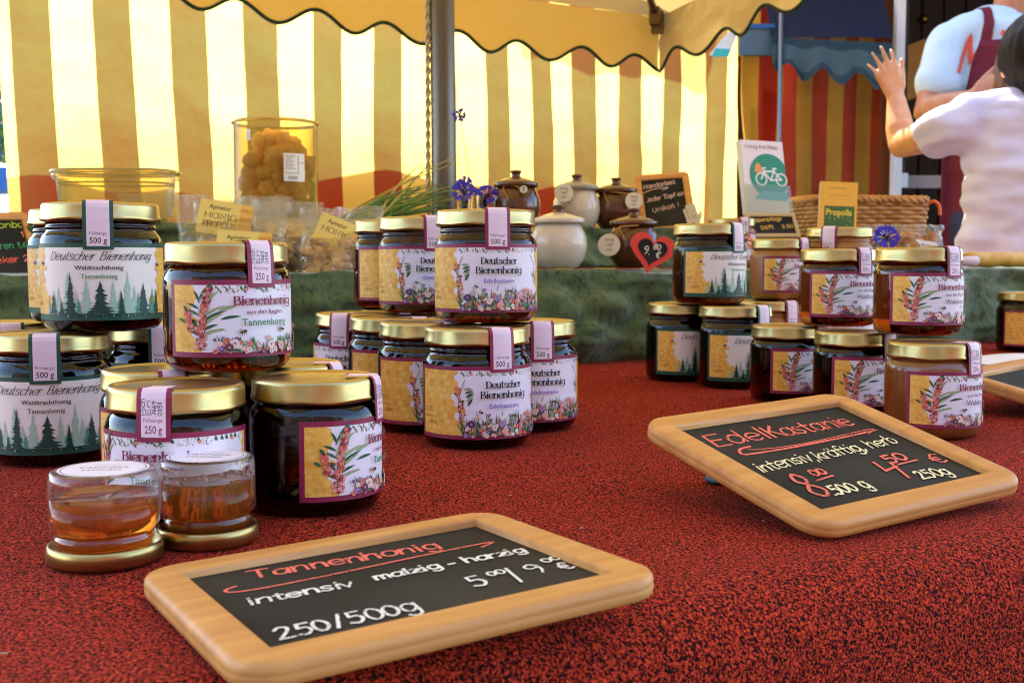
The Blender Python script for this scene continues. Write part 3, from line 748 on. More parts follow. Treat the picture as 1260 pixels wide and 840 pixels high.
# ------------------------------------------------------------------ two upturned tasting jars
def tasting_jar(px, py, D, level, label, drops=False):
    g = G(px, py); q = (g.y + D * .54) / g.y; pos = (g.x * q, g.y * q, TZ + .0005); R = D / 2; H = .0435
    t = thing('tasting_jar', label, 'tasting jar', pos, 0, 'upturned tasting jars')
    mb = MB(); r = R * 1.06
    mb.lathe([(0, 0), (r * .96, 0), (r, .0016), (r, .0055), (r * .985, .0082), (r * .955, .0088), (r * .93, .0080), (r * .90, .0030), (0, .0026)], 64)
    mb.build('lid', GOLD, t, weld=1e-6)
    o = [(R * .86, .0032), (R * .88, .006), (R * .86, .0082), (R * .92, .0092), (R * .935, .0110), (R * .92, .0130), (R * .89, .0138), (R * .90, .0148), (R * .97, .0160), (R * .998, .0180), (R, .020), (R, H - .0045), (R * .99, H - .0018), (R * .955, H - .0003), (R * .92, H), (R * .88, H - .0008), (0, H - .0014)]
    mb = MB(); mb.lathe(o, 64)
    b = mb.build('glass', film('thin_glass', (.95, .95, .93), .45, .03), t, weld=1e-6)
    fix_normals(b.data)
    lv = level; e = -.0006
    mb = MB(); mb.lathe([(0, .0034), (R * .86 + e, .0034), (R * .88 + e, .0060), (R * .86 + e, .0082), (R * .935 + e, .0110), (R * .89 + e, .0138), (R * .97 + e, .0160), (R + e, .020), (R + e, lv), (R - .0016, lv - .0008), (0, lv - .001)], 64)
    h = mb.build('honey', HONEY['sample'], t, weld=1e-6); fix_normals(h.data)
    A = Art(2); n = 40
    A.disc(0, 0, R * 830, 'paper', n); A.disc(0, 0, R * 780, 'forest', n); A.disc(0, 0, R * 760, 'paper', n)
    A.type('Probierglas', 0, 8.5, 2.0, 'black'); A.type('TANNEN-', 0, 1.2, 3.6, 'brown_text', bold=.02, sx=1.15); A.type('HONIG', 0, -5.4, 3.6, 'brown_text', bold=.02, sx=1.15)
    link('label', A.bent('label', lambda u, v, q: (u / 1000, v / 1000, H + .0004 + q / 1000), step=50, base=0, inc=.004), t)
    if drops:
        rn = random.Random(6); mb = MB()
        for i in range(150):
            a = rn.uniform(0, 2 * pi); z = rn.uniform(lv + .0012, H - .004); s_ = rn.uniform(.0002, .0006); mb.ball(((R - .0009) * cos(a), (R - .0009) * sin(a), z), (s_, s_, s_ * rn.uniform(.8, 1.6)), seg=8, rings=6)
        q = mb.build('condensation', GLASS, b); q['kind'] = 'stuff'
    return t
def fix_normals(me):
    bm = bmesh.new(); bm.from_mesh(me); bmesh.ops.recalc_face_normals(bm, faces=bm.faces); bm.to_mesh(me); bm.free()
tasting_jar(131, 707, .0510, .0310, 'left upturned glass tasting jar with clear light amber honey on its gold lid').rotation_euler.z = .12
tasting_jar(257, 681, .0480, .0325, 'right upturned tasting jar with darker honey and droplets, close to the slate corner', True).rotation_euler.z = -.1

# ------------------------------------------------------------------ chalk slates in wooden frames
def chalk(name, c, bare=.325):
    if name in MATS: return MATS[name]
    m = pmat(name, c, .9); n, l = nodes_of(m); b = n['Principled BSDF']; b.inputs['Specular IOR Level'].default_value = .1
    tc = n.new('ShaderNodeTexCoord'); t = n.new('ShaderNodeTexNoise'); t.inputs['Scale'].default_value = 900; t.inputs['Detail'].default_value = 3; l.new(tc.outputs['Object'], t.inputs['Vector'])
    t2 = n.new('ShaderNodeTexNoise'); t2.inputs['Scale'].default_value = 70; l.new(tc.outputs['Object'], t2.inputs['Vector'])
    a = n.new('ShaderNodeMath'); a.operation = 'MULTIPLY_ADD'; a.inputs[1].default_value = .5; l.new(t2.outputs['Fac'], a.inputs[0]); l.new(t.outputs['Fac'], a.inputs[2])
    r = n.new('ShaderNodeMapRange'); r.inputs['From Min'].default_value = bare + .23; r.inputs['From Max'].default_value = bare + .36; l.new(a.outputs[0], r.inputs['Value'])
    tr = n.new('ShaderNodeBsdfTransparent'); mx_ = n.new('ShaderNodeMixShader'); l.new(r.outputs['Result'], mx_.inputs[0]); l.new(tr.outputs[0], mx_.inputs[1]); l.new(b.outputs[0], mx_.inputs[2])
    l.new(mx_.outputs[0], n['Material Output'].inputs['Surface']); return m
CHALK_RED = chalk('pink_chalk_pen', (240, 122, 100)); CHALK_WHITE = chalk('white_chalk_pen', (240, 232, 216)); CHALK_CREAM = chalk('cream_chalk_pen', (242, 230, 180))
def frame_mesh(w, h, bar, th, rad):
    out = []; iw, ih = w / 2 - bar, h / 2 - bar
    for cx, cy, a0 in ((w / 2 - rad, h / 2 - rad, 0), (-w / 2 + rad, h / 2 - rad, pi / 2), (-w / 2 + rad, -h / 2 + rad, pi), (w / 2 - rad, -h / 2 + rad, 1.5 * pi)):
        for k in range(9):
            a = a0 + pi / 2 * k / 8; out.append(((cx + rad * cos(a), cy + rad * sin(a)), (math.copysign(iw, cx), math.copysign(ih, cy)), (cos(a), sin(a))))
    prof = [(0, .25), (0, .86), (.03, .97), (.07, 1.0), (.80, 1.0), (.91, .95), (.975, .80), (1.0, .60), (.985, .52), (.985, .46), (1.0, .38), (.97, .12), (.88, .02), (.5, 0), (0, 0)]
    mb = MB(); n = len(out); P = len(prof); vs = []
    for (ox, oy), (ix, iy), nn in out:
        for t, z in prof: vs.append((ix + (ox - ix) * t, iy + (oy - iy) * t, z * th))
    mb.add(vs, [(i * P + k, ((i + 1) % n) * P + k, ((i + 1) % n) * P + k + 1, i * P + k + 1) for i in range(n) for k in range(P - 1)], 0, True)
    return mb
class Slate:
    fit = 1.0
    def __init__(s, corners, th, bar, rad, name, label, group, frame=WOOD, slate=SLATE, size=None):
        """corners of the upper face in world space: near-left, near-right, far-right, far-left"""
        nl, nr, fr, fl = [Vector(c) for c in corners]
        c = (nl + nr + fr + fl) / 4
        x = ((nr - nl) + (fr - fl)).normalized(); y = ((fl - nl) + (fr - nr)); y = (y - x * y.dot(x)).normalized(); z = x.cross(y)
        s.w = size[0] if size else ((nr - nl).length + (fr - fl).length) / 2
        s.h = size[1] if size else ((fl - nl).length + (fr - nr).length) / 2
        s.th = th; s.bar = bar
        s.M = Matrix((x, y, z)).transposed().to_4x4(); s.M.translation = c - z * th
        s.t = thing(name, label, 'slate board', (0, 0, 0), 0, group); s.t.matrix_world = s.M
        fm = frame_mesh(s.w, s.h, bar, th, rad).build('frame', frame, s.t, weld=1e-6); fix_normals(fm.data)
        mb = MB(); mb.box((0, 0, th * .45), (s.w - 2 * bar + .004, s.h - 2 * bar + .004, th * .3)); mb.build('slate', slate, s.t)
        s.z = th * .6; s.inv = s.M.inverted(); s.k = 0; s.mb = {}
    def loc(s, px, py):
        o = s.inv @ Vector((0, 0, CZ)); d = (s.inv.to_3x3() @ ray(px, py)); t = (s.z - o.z) / d.z
        return ((o.x + d.x * t) * s.fit, (o.y + d.y * t) * s.fit)
    def put(s, polys, mat):
        s.k += 1; z = s.z + .0002 + s.k * .000006
        key = mat.name
        if key not in s.mb: s.mb[key] = (MB(), mat)
        iw, ih = s.w / 2 - s.bar - .0005, s.h / 2 - s.bar - .0005
        for P in polys:
            P = [(min(max(a, -iw), iw), min(max(b, -ih), ih)) for a, b in P]
            s.mb[key][0].add([(a, b, z) for a, b in P], [tuple(range(len(P)))])
    def write(s, txt, p0, p1, size, wv, mat, seed=1, slant=.1, jitter=.12):
        a, b = s.loc(*p0), s.loc(*p1); L = hypot(b[0] - a[0], b[1] - a[1]); dx, dy = (b[0] - a[0]) / L, (b[1] - a[1]) / L
        st, w = pen_text(txt, size, slant, 1, jitter, seed); k = L / w
        rn = random.Random(seed)
        for pts, straight in st:
            q = [(a[0] + dx * x * k - dy * y, a[1] + dy * x * k + dx * y) for x, y in pts]
            s.put(stroke_poly(q, wv * rn.uniform(.85, 1.15)), mat)
    def draw(s, pix, wv, mat, smooth=True):
        q = [s.loc(*p) for p in pix]; s.put(stroke_poly(catmull(q, 5) if smooth else q, wv), mat)
    def done(s):
        for mb, mat in s.mb.values():
            o = mb.build('lettering', mat, s.t)
        return s.t
z0 = TZ + .0105
def up(px, py, z): return G(px, py, z)
GSL = 'large priced slates on the red cloth'
def fit_rect(corn, w, h):
    return corn
def cc(k, *pts, shrink=1, shift=(0, 0, 0)):
    P = [Vector((0, 0, CZ)) + Vector(p) * k for p in pts]; m = sum(P, Vector()) / 4
    return [m + (p - m) * shrink + Vector(shift) for p in P]
S1 = Slate(cc(.925, (-.0953, .3819, -.1424), (.0701, .4797, -.1350), (-.0129, .6203, -.1372), (-.1783, .5225, -.1455), shrink=.99, shift=(0, .002, 0)), .0098, .0165, .018, 'price_slate',
           'wooden framed slate lying in front with pink title for fir honey and smudged white prices', GSL)
S1.fit = .965; S2_FIT = .955
S1.write('Tannenhonig', (302, 712), (545, 673), .0125, .0017, CHALK_RED, 3, slant=.05, jitter=.2)
S1.draw([(283, 722), (270, 727), (280, 729.5), (330, 722), (430, 702), (520, 683), (606, 666), (597, 672)], .0016, CHALK_RED)
S1.write('intensiv', (300, 746), (437, 721), .0095, .0015, CHALK_WHITE, 4, slant=.1, jitter=.22)
S1.write('malzig - harzig', (461, 715), (655, 678), .0090, .0015, CHALK_WHITE, 6, slant=.1, jitter=.22)
S1.write('250/500g', (336, 792), (522, 752), .0140, .0015, CHALK_WHITE, 7, slant=.15, jitter=.2)
S1.write('5', (588, 724), (611, 719), .0150, .0014, CHALK_WHITE, 8)
S1.write('00', (607, 710), (630, 705), .0062, .0012, CHALK_WHITE, 9); S1.write('/', (642, 717), (661, 712), .018, .0013, CHALK_WHITE, 10)
S1.write('9', (664, 707), (684, 702), .0135, .0013, CHALK_WHITE, 11); S1.write('00', (678, 693), (700, 687), .0060, .0012, CHALK_WHITE, 12)
S1.write('\u20ac', (704, 702), (719, 698), .010, .0015, CHALK_WHITE, 13)
S1.done()

zt = TZ + .0135
S2 = Slate(cc(.955, (.1583, .5859, -.1418), (.3197, .6905, -.1353), (.2325, .8225, -.0948), (.0711, .7179, -.1013), shrink=.97, shift=(.0045, .002, 0)), .0102, .0165, .018, 'price_slate',
           'wooden framed slate propped up at the right with chestnut honey title and pink prices', GSL)
S2.fit = S2_FIT
S2.write('Edel', (874, 550), (948, 537), .0160, .0017, CHALK_RED, 21, jitter=.2); S2.write('Kastanie', (948, 538), (1055, 521), .0150, .0017, CHALK_RED, 23, jitter=.2)
S2.draw([(918, 549), (905, 553), (908, 559), (925, 558), (980, 549), (1040, 537), (1080, 528)], .0020, CHALK_RED)
S2.draw([(915, 552), (930, 553), (990, 545), (1072, 527), (1070, 533)], .0010, CHALK_RED)
S2.write('intensiv', (934, 583), (1002, 567), .0110, .0013, CHALK_CREAM, 24, jitter=.16, slant=.2); S2.write(',kräftig, herb', (1004, 568), (1110, 544), .0110, .0013, CHALK_CREAM, 25, jitter=.16, slant=.2)
S2.write('8', (1005, 616), (1028, 611), .0300, .0021, CHALK_RED, 26, jitter=0)
S2.write('00', (1001, 588), (1020, 584), .0075, .0018, CHALK_RED, 27); S2.draw([(1003, 594), (1025, 587)], .0016, CHALK_RED)
S2.write('.500 g', (1027, 613), (1077, 602), .0110, .0018, CHALK_CREAM, 28)
S2.draw([(1077, 570), (1093, 581), (1107, 575)], .0020, CHALK_RED, False); S2.draw([(1099, 571), (1123, 590)], .0020, CHALK_RED)
S2.write('50', (1098, 572), (1124, 565), .0100, .0018, CHALK_RED, 29); S2.draw([(1109, 573), (1133, 567)], .0016, CHALK_RED)
S2.write('250g', (1140, 592), (1180, 585), .0105, .0016, CHALK_CREAM, 30)
S2.write('\u20ac', (1160, 572), (1176, 568), .0120, .0018, CHALK_RED, 31)
S2.done()
# clip that props the second slate
p = G(882, 594); pm = W(905, 575, p.y + .05)
t = thing('board_clip', 'small blue grey clip under the raised left edge of the chestnut honey slate', 'clip', (p.x + .002, p.y, TZ + .001))
mb = MB(); mb.lathe([(0, 0), (.009, 0), (.010, .002), (.008, .004), (.0045, .006), (.0045, .012), (.007, .014), (0, .0155)], 20); mb.build('foot', pmat('blue_plastic', (70, 110, 125), .4), t, weld=1e-6)

S3 = Slate([up(1300, 520, zt), up(1420, 470, zt), up(1320, 447, zt + .02), up(1186, 465, zt + .02)], .0115, .0175, .020, 'price_slate',
           'rounded corner of a third wooden framed slate poking in at the right edge', GSL, size=(.203, .148))
S3.done()
a = G(1188, 462, TZ + .002)
mb = MB()
def paper(u, v):
    b = G(1200, 452); c = b + Vector((u * .20, v * .05 + u * .03, .004 + .006 * sin(u * 4) * v + .004 * v)); return c
mb.grid(paper, 12, 6); o = mb.build('paper_sheet', pmat('white_paper', (236, 236, 240), .6)); tagged(o, 'white paper sheet lying on the cloth behind the third slate', 'paper')
m = o.modifiers.new('thickness', 'SOLIDIFY'); m.thickness = .0004
# lint on the cloth
mb = MB(); rn = random.Random(21)
for i in range(26):
    p = tp(rn.uniform(-.4, .7), rn.uniform(.04, .8), TZ + .0012); a = rn.uniform(0, 6); l = rn.uniform(.0008, .003)
    mb.tube([p, p + Vector((l * cos(a), l * sin(a), .0006)), p + Vector((1.6 * l * cos(a + .6), 1.6 * l * sin(a + .6), 0))], .00022, 5)
o = mb.build('lint', pmat('pale_lint', (210, 196, 176), .9)); tagged(o, 'scattered pale lint specks and fibres on the red cloth', 'lint', kind='stuff')
# crumb on the cloth
g = G(619, 771); mb = MB()
mb.tube([g + Vector((-.002, .004, .002)), g + Vector((0, .002, .004)), g + Vector((.001, -.002, .0025)), g + Vector((.0015, -.004, .0015))], [.0006, .0011, .0010, .0004], 6)
tagged(mb.build('crumb', pmat('straw', (214, 170, 96), .7)), 'tiny curled straw coloured crumb on the red cloth below the front slate', 'crumb')
# ------------------------------------------------------------------ striped stall wall at the back
def fabric(name, dif, tra, rough=.9):
    """woven tarpaulin: what it reflects and what it lets through"""
    m = pmat(name, dif, rough); n, l = nodes_of(m); b = n['Principled BSDF']; b.inputs['Specular IOR Level'].default_value = .1
    t = n.new('ShaderNodeBsdfTranslucent'); t.inputs['Color'].default_value = (*lin(tra), 1)
    a = n.new('ShaderNodeAddShader'); l.new(b.outputs['BSDF'], a.inputs[0]); l.new(t.outputs['BSDF'], a.inputs[1])
    l.new(a.outputs[0], n['Material Output'].inputs['Surface'])
    tc = n.new('ShaderNodeTexCoord'); w = n.new('ShaderNodeTexNoise'); w.inputs['Scale'].default_value = 6; w.inputs['Detail'].default_value = 4
    l.new(tc.outputs['Object'], w.inputs['Vector'])
    bp = n.new('ShaderNodeBump'); bp.inputs['Strength'].default_value = .55; bp.inputs['Distance'].default_value = .03
    l.new(w.outputs['Fac'], bp.inputs['Height']); l.new(bp.outputs['Normal'], b.inputs['Normal']); l.new(bp.outputs['Normal'], t.inputs['Normal'])
    return m
TARP_A = fabric('yellow_tarpaulin', (190, 140, 26), (240, 212, 112)); TARP_B = fabric('red_tarpaulin', (180, 38, 12), (70, 82, 40))
WSL = .65; WY0 = 3.62
wa = Vector((1, WSL, 0)).normalized(); wnrm = Vector((WSL, -1, 0)).normalized()
def wall_pt(px):
    u = (px - 630) / F; Y = WY0 / (1 - WSL * u); return Vector((u * Y, Y, 0))
cuts = [10, 25, 74, 126, 171, 218, 261, 305, 346, 388, 422, 460, 494, 530, 561, 598, 626, 655, 680, 703, 731, 760, 785, 813, 835, 863, 890, 899]
W0 = wall_pt(10); S = [(wall_pt(c) - W0).dot(wa) for c in cuts]
def wall_off(s, z):
    q = Vector((s * 1.6, z * 1.1, 4.0)); L = S[-1]
    o = .026 * noise.noise(q) + .013 * abs(noise.noise(q * 2.4 + Vector((z * 1.1, 0, 0)))) + .009 * noise.noise(q * 4.1) + .003 * noise.noise(Vector((s * 6, z * 14, 1)))
    e = max(0, (s - L * .62) / (L * .38)); return o + e * (.018 * sin(s * 26) + .012 * sin(s * 41 + z * 2))
def wall():
    mb = MB(); zs = [.12 + 2.2 * i / 110 for i in range(111)]
    for k in range(len(S) - 1):
        n = 5; vs = []
        for z in zs:
            for i in range(n + 1):
                s = S[k] + (S[k + 1] - S[k]) * i / n
                sw = s + .012 * noise.noise(Vector((z * 1.4, s * .8, 9)))
                vs.append(W0 + wa * sw + wnrm * wall_off(s, z) + Vector((0, 0, z)))
        fs = [(j * (n + 1) + i, j * (n + 1) + i + 1, (j + 1) * (n + 1) + i + 1, (j + 1) * (n + 1) + i) for j in range(110) for i in range(n)]
        mb.add(vs, fs, 0 if k % 2 == 0 else 1, True)
    o = mb.build('stall_wall', [TARP_A, TARP_B], weld=1e-5)
    return tagged(o, 'sunlit yellow and red striped tarpaulin wall hanging behind the honey stall', 'fabric wall')
wall()
# gathered opaque curtain at the right end of the wall
OP_Y = noise_mat('ochre_canvas', (200, 148, 48), (186, 132, 38), 9, .85, bump=.2); OP_R = noise_mat('brick_red_canvas', (184, 66, 26), (170, 56, 20), 9, .85, bump=.2)
CU_Y = fabric('ochre_tarpaulin', (206, 150, 44), (44, 34, 10)); CU_R = fabric('deep_red_tarpaulin', (186, 46, 18), (40, 10, 5))
def drape(name, label, px0, px1, off, cutpx, amp, mats, z0=.1, z1=2.3, n=6, freq=60):
    mb = MB(); a = wall_pt(px0) ; pts = [wall_pt(c) - wnrm * 0 for c in cutpx]
    zs = [z0 + (z1 - z0) * i / 60 for i in range(61)]
    for k in range(len(pts) - 1):
        vs = []
        for z in zs:
            for i in range(n + 1):
                p = pts[k] + (pts[k + 1] - pts[k]) * i / n; s = (p - pts[0]).dot(wa)
                pin = 1 - .35 * math.exp(-((z - 1.22) / .25) ** 2)
                c = (pts[0] + pts[-1]) / 2; p = c + (p - c) * pin
                vs.append(p + wnrm * (off + amp * sin(s * freq + z * 1.5) + .01 * noise.noise(Vector((s * 4, z * 3, 5)))) + Vector((0, 0, z)))
        mb.add(vs, [(j * (n + 1) + i, j * (n + 1) + i + 1, (j + 1) * (n + 1) + i + 1, (j + 1) * (n + 1) + i) for j in range(60) for i in range(n)], k % 2, True)
    return tagged(mb.build(name, mats, weld=1e-5), label, 'curtain')
drape('gathered_curtain', 'gathered end of the striped tarpaulin, red between yellow, behind the bicycle brochure', 893, 950, .05, [893, 913, 938, 950], .02, [CU_Y, CU_R])
# unseen shapes added beyond the wall to shade its foot and its right part
t = thing('foot_blocker', 'long grey shape added unseen behind the striped wall to shade its foot', 'light blocker', (0, 0, 0))
c0 = wall_pt(38) - wnrm * .13; c1 = wall_pt(850) - wnrm * .13
def foot_blocker_pt(u, v):
    s = u; b = c0 + (c1 - c0) * s; h = 1.42 - .03 * sin(s * 6.5 + .8) + .02 * sin(s * 17) + .008 * sin(s * 43)
    prof = [(0, .05), (0, h * .5), (0, h - .05), (.02, h - .01), (.05, h), (.10, h), (.14, h - .05), (.14, .05)]
    d, z = prof[round(v * 7)]; return b - wnrm * d + Vector((0, 0, z))
mb = MB(); mb.grid(foot_blocker_pt, 40, 7); mb.build('blocker_shell', pmat('blocker_grey', (120, 120, 112), .9), t)
c0 = wall_pt(685) - wnrm * .32; c1 = wall_pt(900) - wnrm * .32
mb = MB(); mb.tube([c0 + (c1 - c0) * i / 12 + Vector((0, 0, 2.24 + .012 * sin(i))) for i in range(13)], .12, 16)  # unseen tube added to shade the upper right of the wall
tagged(mb.build('top_blocker', pmat('blocker_grey', (120, 120, 112), .9)), 'grey tube added unseen behind the striped wall to shade its upper right', 'rolled canvas')

# ------------------------------------------------------------------ big market parasol: mast, ribs, canopy with scalloped valance
CAN = fabric('cream_parasol_fabric', (180, 152, 98), (116, 100, 60)); VAL = CAN
BIND = pmat('dark_green_binding', (24, 50, 36), .8)
STEEL = noise_mat('galvanised_steel', (88, 82, 76), (118, 110, 100), 20, .38, detail=3, metal=.75, stretch=(1, 1, .15))
Cc = W(812, 22, 3.42)
e1 = Vector((-.89, -.454, .072)); e2 = Vector((.454, -.89, .165)); SD = 2.9
Lc = Cc + e1 * SD; Rc = Cc + e2 * SD; Bc = Lc + Rc - Cc
ctr = (Lc + Rc) / 2; pn = e1.cross(e2).normalized(); pn = pn if pn.z > 0 else -pn
apex = ctr + pn * .42
MAST = W(546, 200, 1.98)
par = thing('market_parasol', 'large cream market parasol with scalloped dark edged valance over the stall', 'parasol', (MAST.x, MAST.y, 0))
base = Vector(par.location)
def lb(mb, name, mats, parent=par, **k):
    mb.v = [tuple(Vector(p) - base) for p in mb.v]; return mb.build(name, mats, parent, **k)
corners = [Cc, Rc, Bc, Lc]
mb = MB()
for i in range(4):
    a, b = corners[i], corners[(i + 1) % 4]
    n = 24; vs = []; fs = []
    for j in range(n + 1):
        for k in range(n + 1):
            p = apex.lerp(a.lerp(b, k / n), j / n); q = k / n; sag = -.05 * 4 * q * (1 - q) * (j / n) * (1 - .0 * j / n)
            vs.append(p + pn * (sag + .006 * noise.noise(p * 5)))
    fs = [(j * (n + 1) + k, j * (n + 1) + k + 1, (j + 1) * (n + 1) + k + 1, (j + 1) * (n + 1) + k) for j in range(n) for k in range(n)]
    mb.add(vs, fs, 0, True)
lb(mb, 'canopy', CAN, weld=1e-5)
DN = (Vector((0, 0, -1)))
for i in range(4):
    a, b = corners[i], corners[(i + 1) % 4]; L = (b - a).length; n = 220; mb = MB(); low = []
    rows = 6; vs = []
    for k in range(n + 1):
        q = k / n; s = q * L
        top = a.lerp(b, q) + pn * (-.05 * 4 * q * (1 - q))
        drop = .135 + .022 * cos(2 * pi * s / .195) * (1 if .03 < s else 1)
        nn = (b - a).cross(Vector((0, 0, 1))).normalized()
        for r in range(rows + 1):
            t = r / rows
            vs.append(top + DN * drop * t + nn * (.012 * t * sin(s * 16 + i) + .006 * noise.noise(Vector((s * 6, t * 3, i)))))
        low.append(vs[-1])
    mb.add(vs, [(k * (rows + 1) + r, (k + 1) * (rows + 1) + r, (k + 1) * (rows + 1) + r + 1, k * (rows + 1) + r + 1) for k in range(n) for r in range(rows)], 0, True)
    v = lb(mb, 'valance', VAL)
    mb = MB(); mb.tube(low, .005, 6); lb(mb, 'edge_binding', BIND, v)
for c in corners:
    mb = MB(); p0 = apex - pn * .06; p1 = c - pn * .03 - (c - apex).normalized() * .02
    d = (p1 - p0); mb.tube([p0, p0.lerp(p1, .5) - pn * .02, p1], .011, 8)
    lb(mb, 'rib', STEEL)
mb = MB(); q = (Cc - apex).normalized(); M = Matrix.Rotation(atan2(q.y, q.x), 3, 'Z'); mb.box(Cc - pn * .03 - q * .05, (.09, .028, .05), M=M); mb.box(Cc - pn * .06 - q * .05, (.035, .03, .03), M=M)
lb(mb, 'rib_end_cap', pmat('bronze_fitting', (104, 78, 40), .45, .6))
top = Vector((MAST.x - .01, MAST.y + .01, apex.z - .04))
mb = MB(); mb.tube([(MAST.x, MAST.y, .0), (MAST.x, MAST.y, 1.2), tuple(top)], .0215, 28); lb(mb, 'mast', STEEL)
mb = MB(); mb.lathe([(0, 0), (.28, 0), (.28, .05), (.05, .06), (.05, .3), (0, .3)], 32, c=(MAST.x, MAST.y, 0)); lb(mb, 'base', pmat('concrete', (130, 128, 122), .9))
mb = MB(); n = 340
for s_ in (0, 1):
    P = []
    for i in range(n):
        z = TZ + .05 + (apex.z - TZ - .15) * i / n; a = i * .75 + pi * s_
        P.append((MAST.x - .0265 + .0022 * cos(a), MAST.y - .006 + .0022 * sin(a), z))
    mb.tube(P, .0027, 6)
lb(mb, 'cord', pmat('grey_rope', (196, 182, 160), .9))

# ------------------------------------------------------------------ goods on the velvet steps
BROWN = noise_mat('brown_glaze', (74, 34, 14), (98, 48, 20), 30, .18, bump=.03, Coat_Weight=.4); CREAMG = noise_mat('cream_glaze', (206, 192, 172), (222, 210, 192), 24, .2, bump=.03, Coat_Weight=.4)
GREYG = pmat('grey_glaze', (150, 142, 132), .25); TAG = pmat('tag_card', (228, 220, 206), .7); TWINE = pmat('twine', (186, 140, 76), .9)
def pot(px, yoff, upper, D, H, cols, label, tagpx=None):
    body, band, lid = cols; p = on_step(px, yoff + D / 2, upper); R = D / 2
    t = thing('honey_pot', label, 'honey pot', p, 0, 'glazed honey pots on the velvet steps')
    mb = MB(); mb.lathe([(0, 0), (R * .62, 0), (R * .70, H * .02), (R * .92, H * .16), (R, H * .34), (R * .97, H * .50), (R * .80, H * .66), (R * .74, H * .70), (R * .74, H * .74), (R * .70, H * .74)], 40); mb.build('body', body, t)
    mb = MB(); mb.lathe([(R * .90, H * .705), (R * .93, H * .72), (R * .93, H * .765), (R * .88, H * .785), (R * .5, H * .84), (R * .24, H * .87)], 40); b = mb.build('lid', band, t)
    mb = MB(); mb.lathe([(R * .24, H * .865), (R * .17, H * .90), (R * .20, H * .945), (R * .24, H * .965), (R * .22, H * .99), (0, H)], 24); mb.build('knob', lid, b)
    if tagpx:
        dx, dz, r = tagpx; f = atan2(-p.y, -p.x) + pi / 2
        M = Matrix.Rotation(f, 3, 'Z') @ Matrix.Rotation(pi / 2 - .1, 3, 'X')
        off = Matrix.Rotation(f, 3, 'Z') @ Vector((dx, -R * 1.03 - .002, dz))
        mb = MB(); vs = [(r * cos(a * pi / 12), r * sin(a * pi / 12)) for a in range(24)]; mb.prism(vs, -.0008, .0008, 0, M.to_4x4())
        g = mb.build('paper_tag', TAG, t, off)
        A = Art(8)
        for i in range(3): A.pen(['Honig', 'Topf', 'ton'][i], 0, r * 350 - i * r * 450, r * 260, 'brown_text', .5)
        me = A.bent('tag_print', lambda u, v, q: M @ Vector((u / 1000, v / 1000, .0009 + q / 1000)), step=60, base=.05, inc=.002); link('tag_print', me, g)
        mb = MB(); q = [Matrix.Rotation(f, 3, 'Z') @ Vector(v) for v in ((dx, -R * 1.03, dz + r * .8), (dx * .6, -R * .98, H * .66), (-dx * .2, -R * .86, H * .70), (-R * .5, -R * .7, H * .69), (-R * .3, -R * .95, H * .45))]
        mb.tube([Vector(c) for c in catmull([tuple(v) for v in q], 5)], .0011, 6); mb.build('string', TWINE, t)
    return t
pot(635, .07, True, .078, .100, (BROWN, BROWN, BROWN), 'brown glazed honey pot at the left of the back row, behind the top jar', (.02, .03, .0))if False else None
pot(635, .05, True, .080, .094, (BROWN, BROWN, BROWN), 'brown glazed honey pot at left of the back row, right of the cornflowers', (.012, .060, .006))
pot(709, .06, True, .080, .092, (CREAMG, GREYG, BROWN), 'cream honey pot with grey lid rim in the back row with a round tag', (-.021, .058, .0155))
pot(757, .05, True, .078, .088, (BROWN, BROWN, BROWN), 'brown honey pot in the back row beside the leaning slate, wearing a pale tag', (.030, .046, .0145))
pot(687, .035, False, .084, .092, (CREAMG, CREAMG, BROWN), 'cream honey pot with brown knob on the lower velvet step')
pot(779, .04, False, .078, .090, (BROWN, BROWN, BROWN), 'brown honey pot on the lower step behind the red heart tag', (-.036, .034, .0165))

# heart shaped price tag
def heart(k, n=40):
    return [(k * 16 * sin(t) ** 3 / 17, k * (13 * cos(t) - 5 * cos(2 * t) - 2 * cos(3 * t) - cos(4 * t)) / 17) for t in [2 * pi * i / n for i in range(n)]]
hp = W(802, 309, on_step(802, -.01).y - .015)
f = atan2(-hp.y, -hp.x) + pi / 2
M = (Matrix.Rotation(f + .15, 3, 'Z') @ Matrix.Rotation(pi / 2 - .12, 3, 'X') @ Matrix.Rotation(-.22, 3, 'Z')).to_4x4()
t = thing('heart_tag', 'red wooden heart with black chalk centre reading 9.80 euro on a brown pot', 'price tag', hp)
t.matrix_world = Matrix.Translation(hp) @ M
HEARTR = pmat('coral_paint', (226, 66, 52), .45)
mb = MB(); mb.prism(heart(.034), -.002, .002); mb.build('heart_board', HEARTR, t)
mb = MB(); mb.prism(heart(.0225), .002, .003); fc = mb.build('chalk_face', SLATE, t)
mb = MB()
k = 0
for txt, x, y, sz in (('9.', -.013, -.006, .012), ('80', .000, .003, .0085), ('\u20ac', .006, -.008, .009)):
    st, w = pen_text(txt, sz, .1, 1, .05, 5)
    for pts, sg in st:
        k += 1
        for P in stroke_poly([(x + a, y + b) for a, b in pts], .0013): mb.add([(a, b, .0032 + k * 1e-5) for a, b in P], [(0, 1, 2, 3)])
mb.build('lettering', CHALK_WHITE, fc)

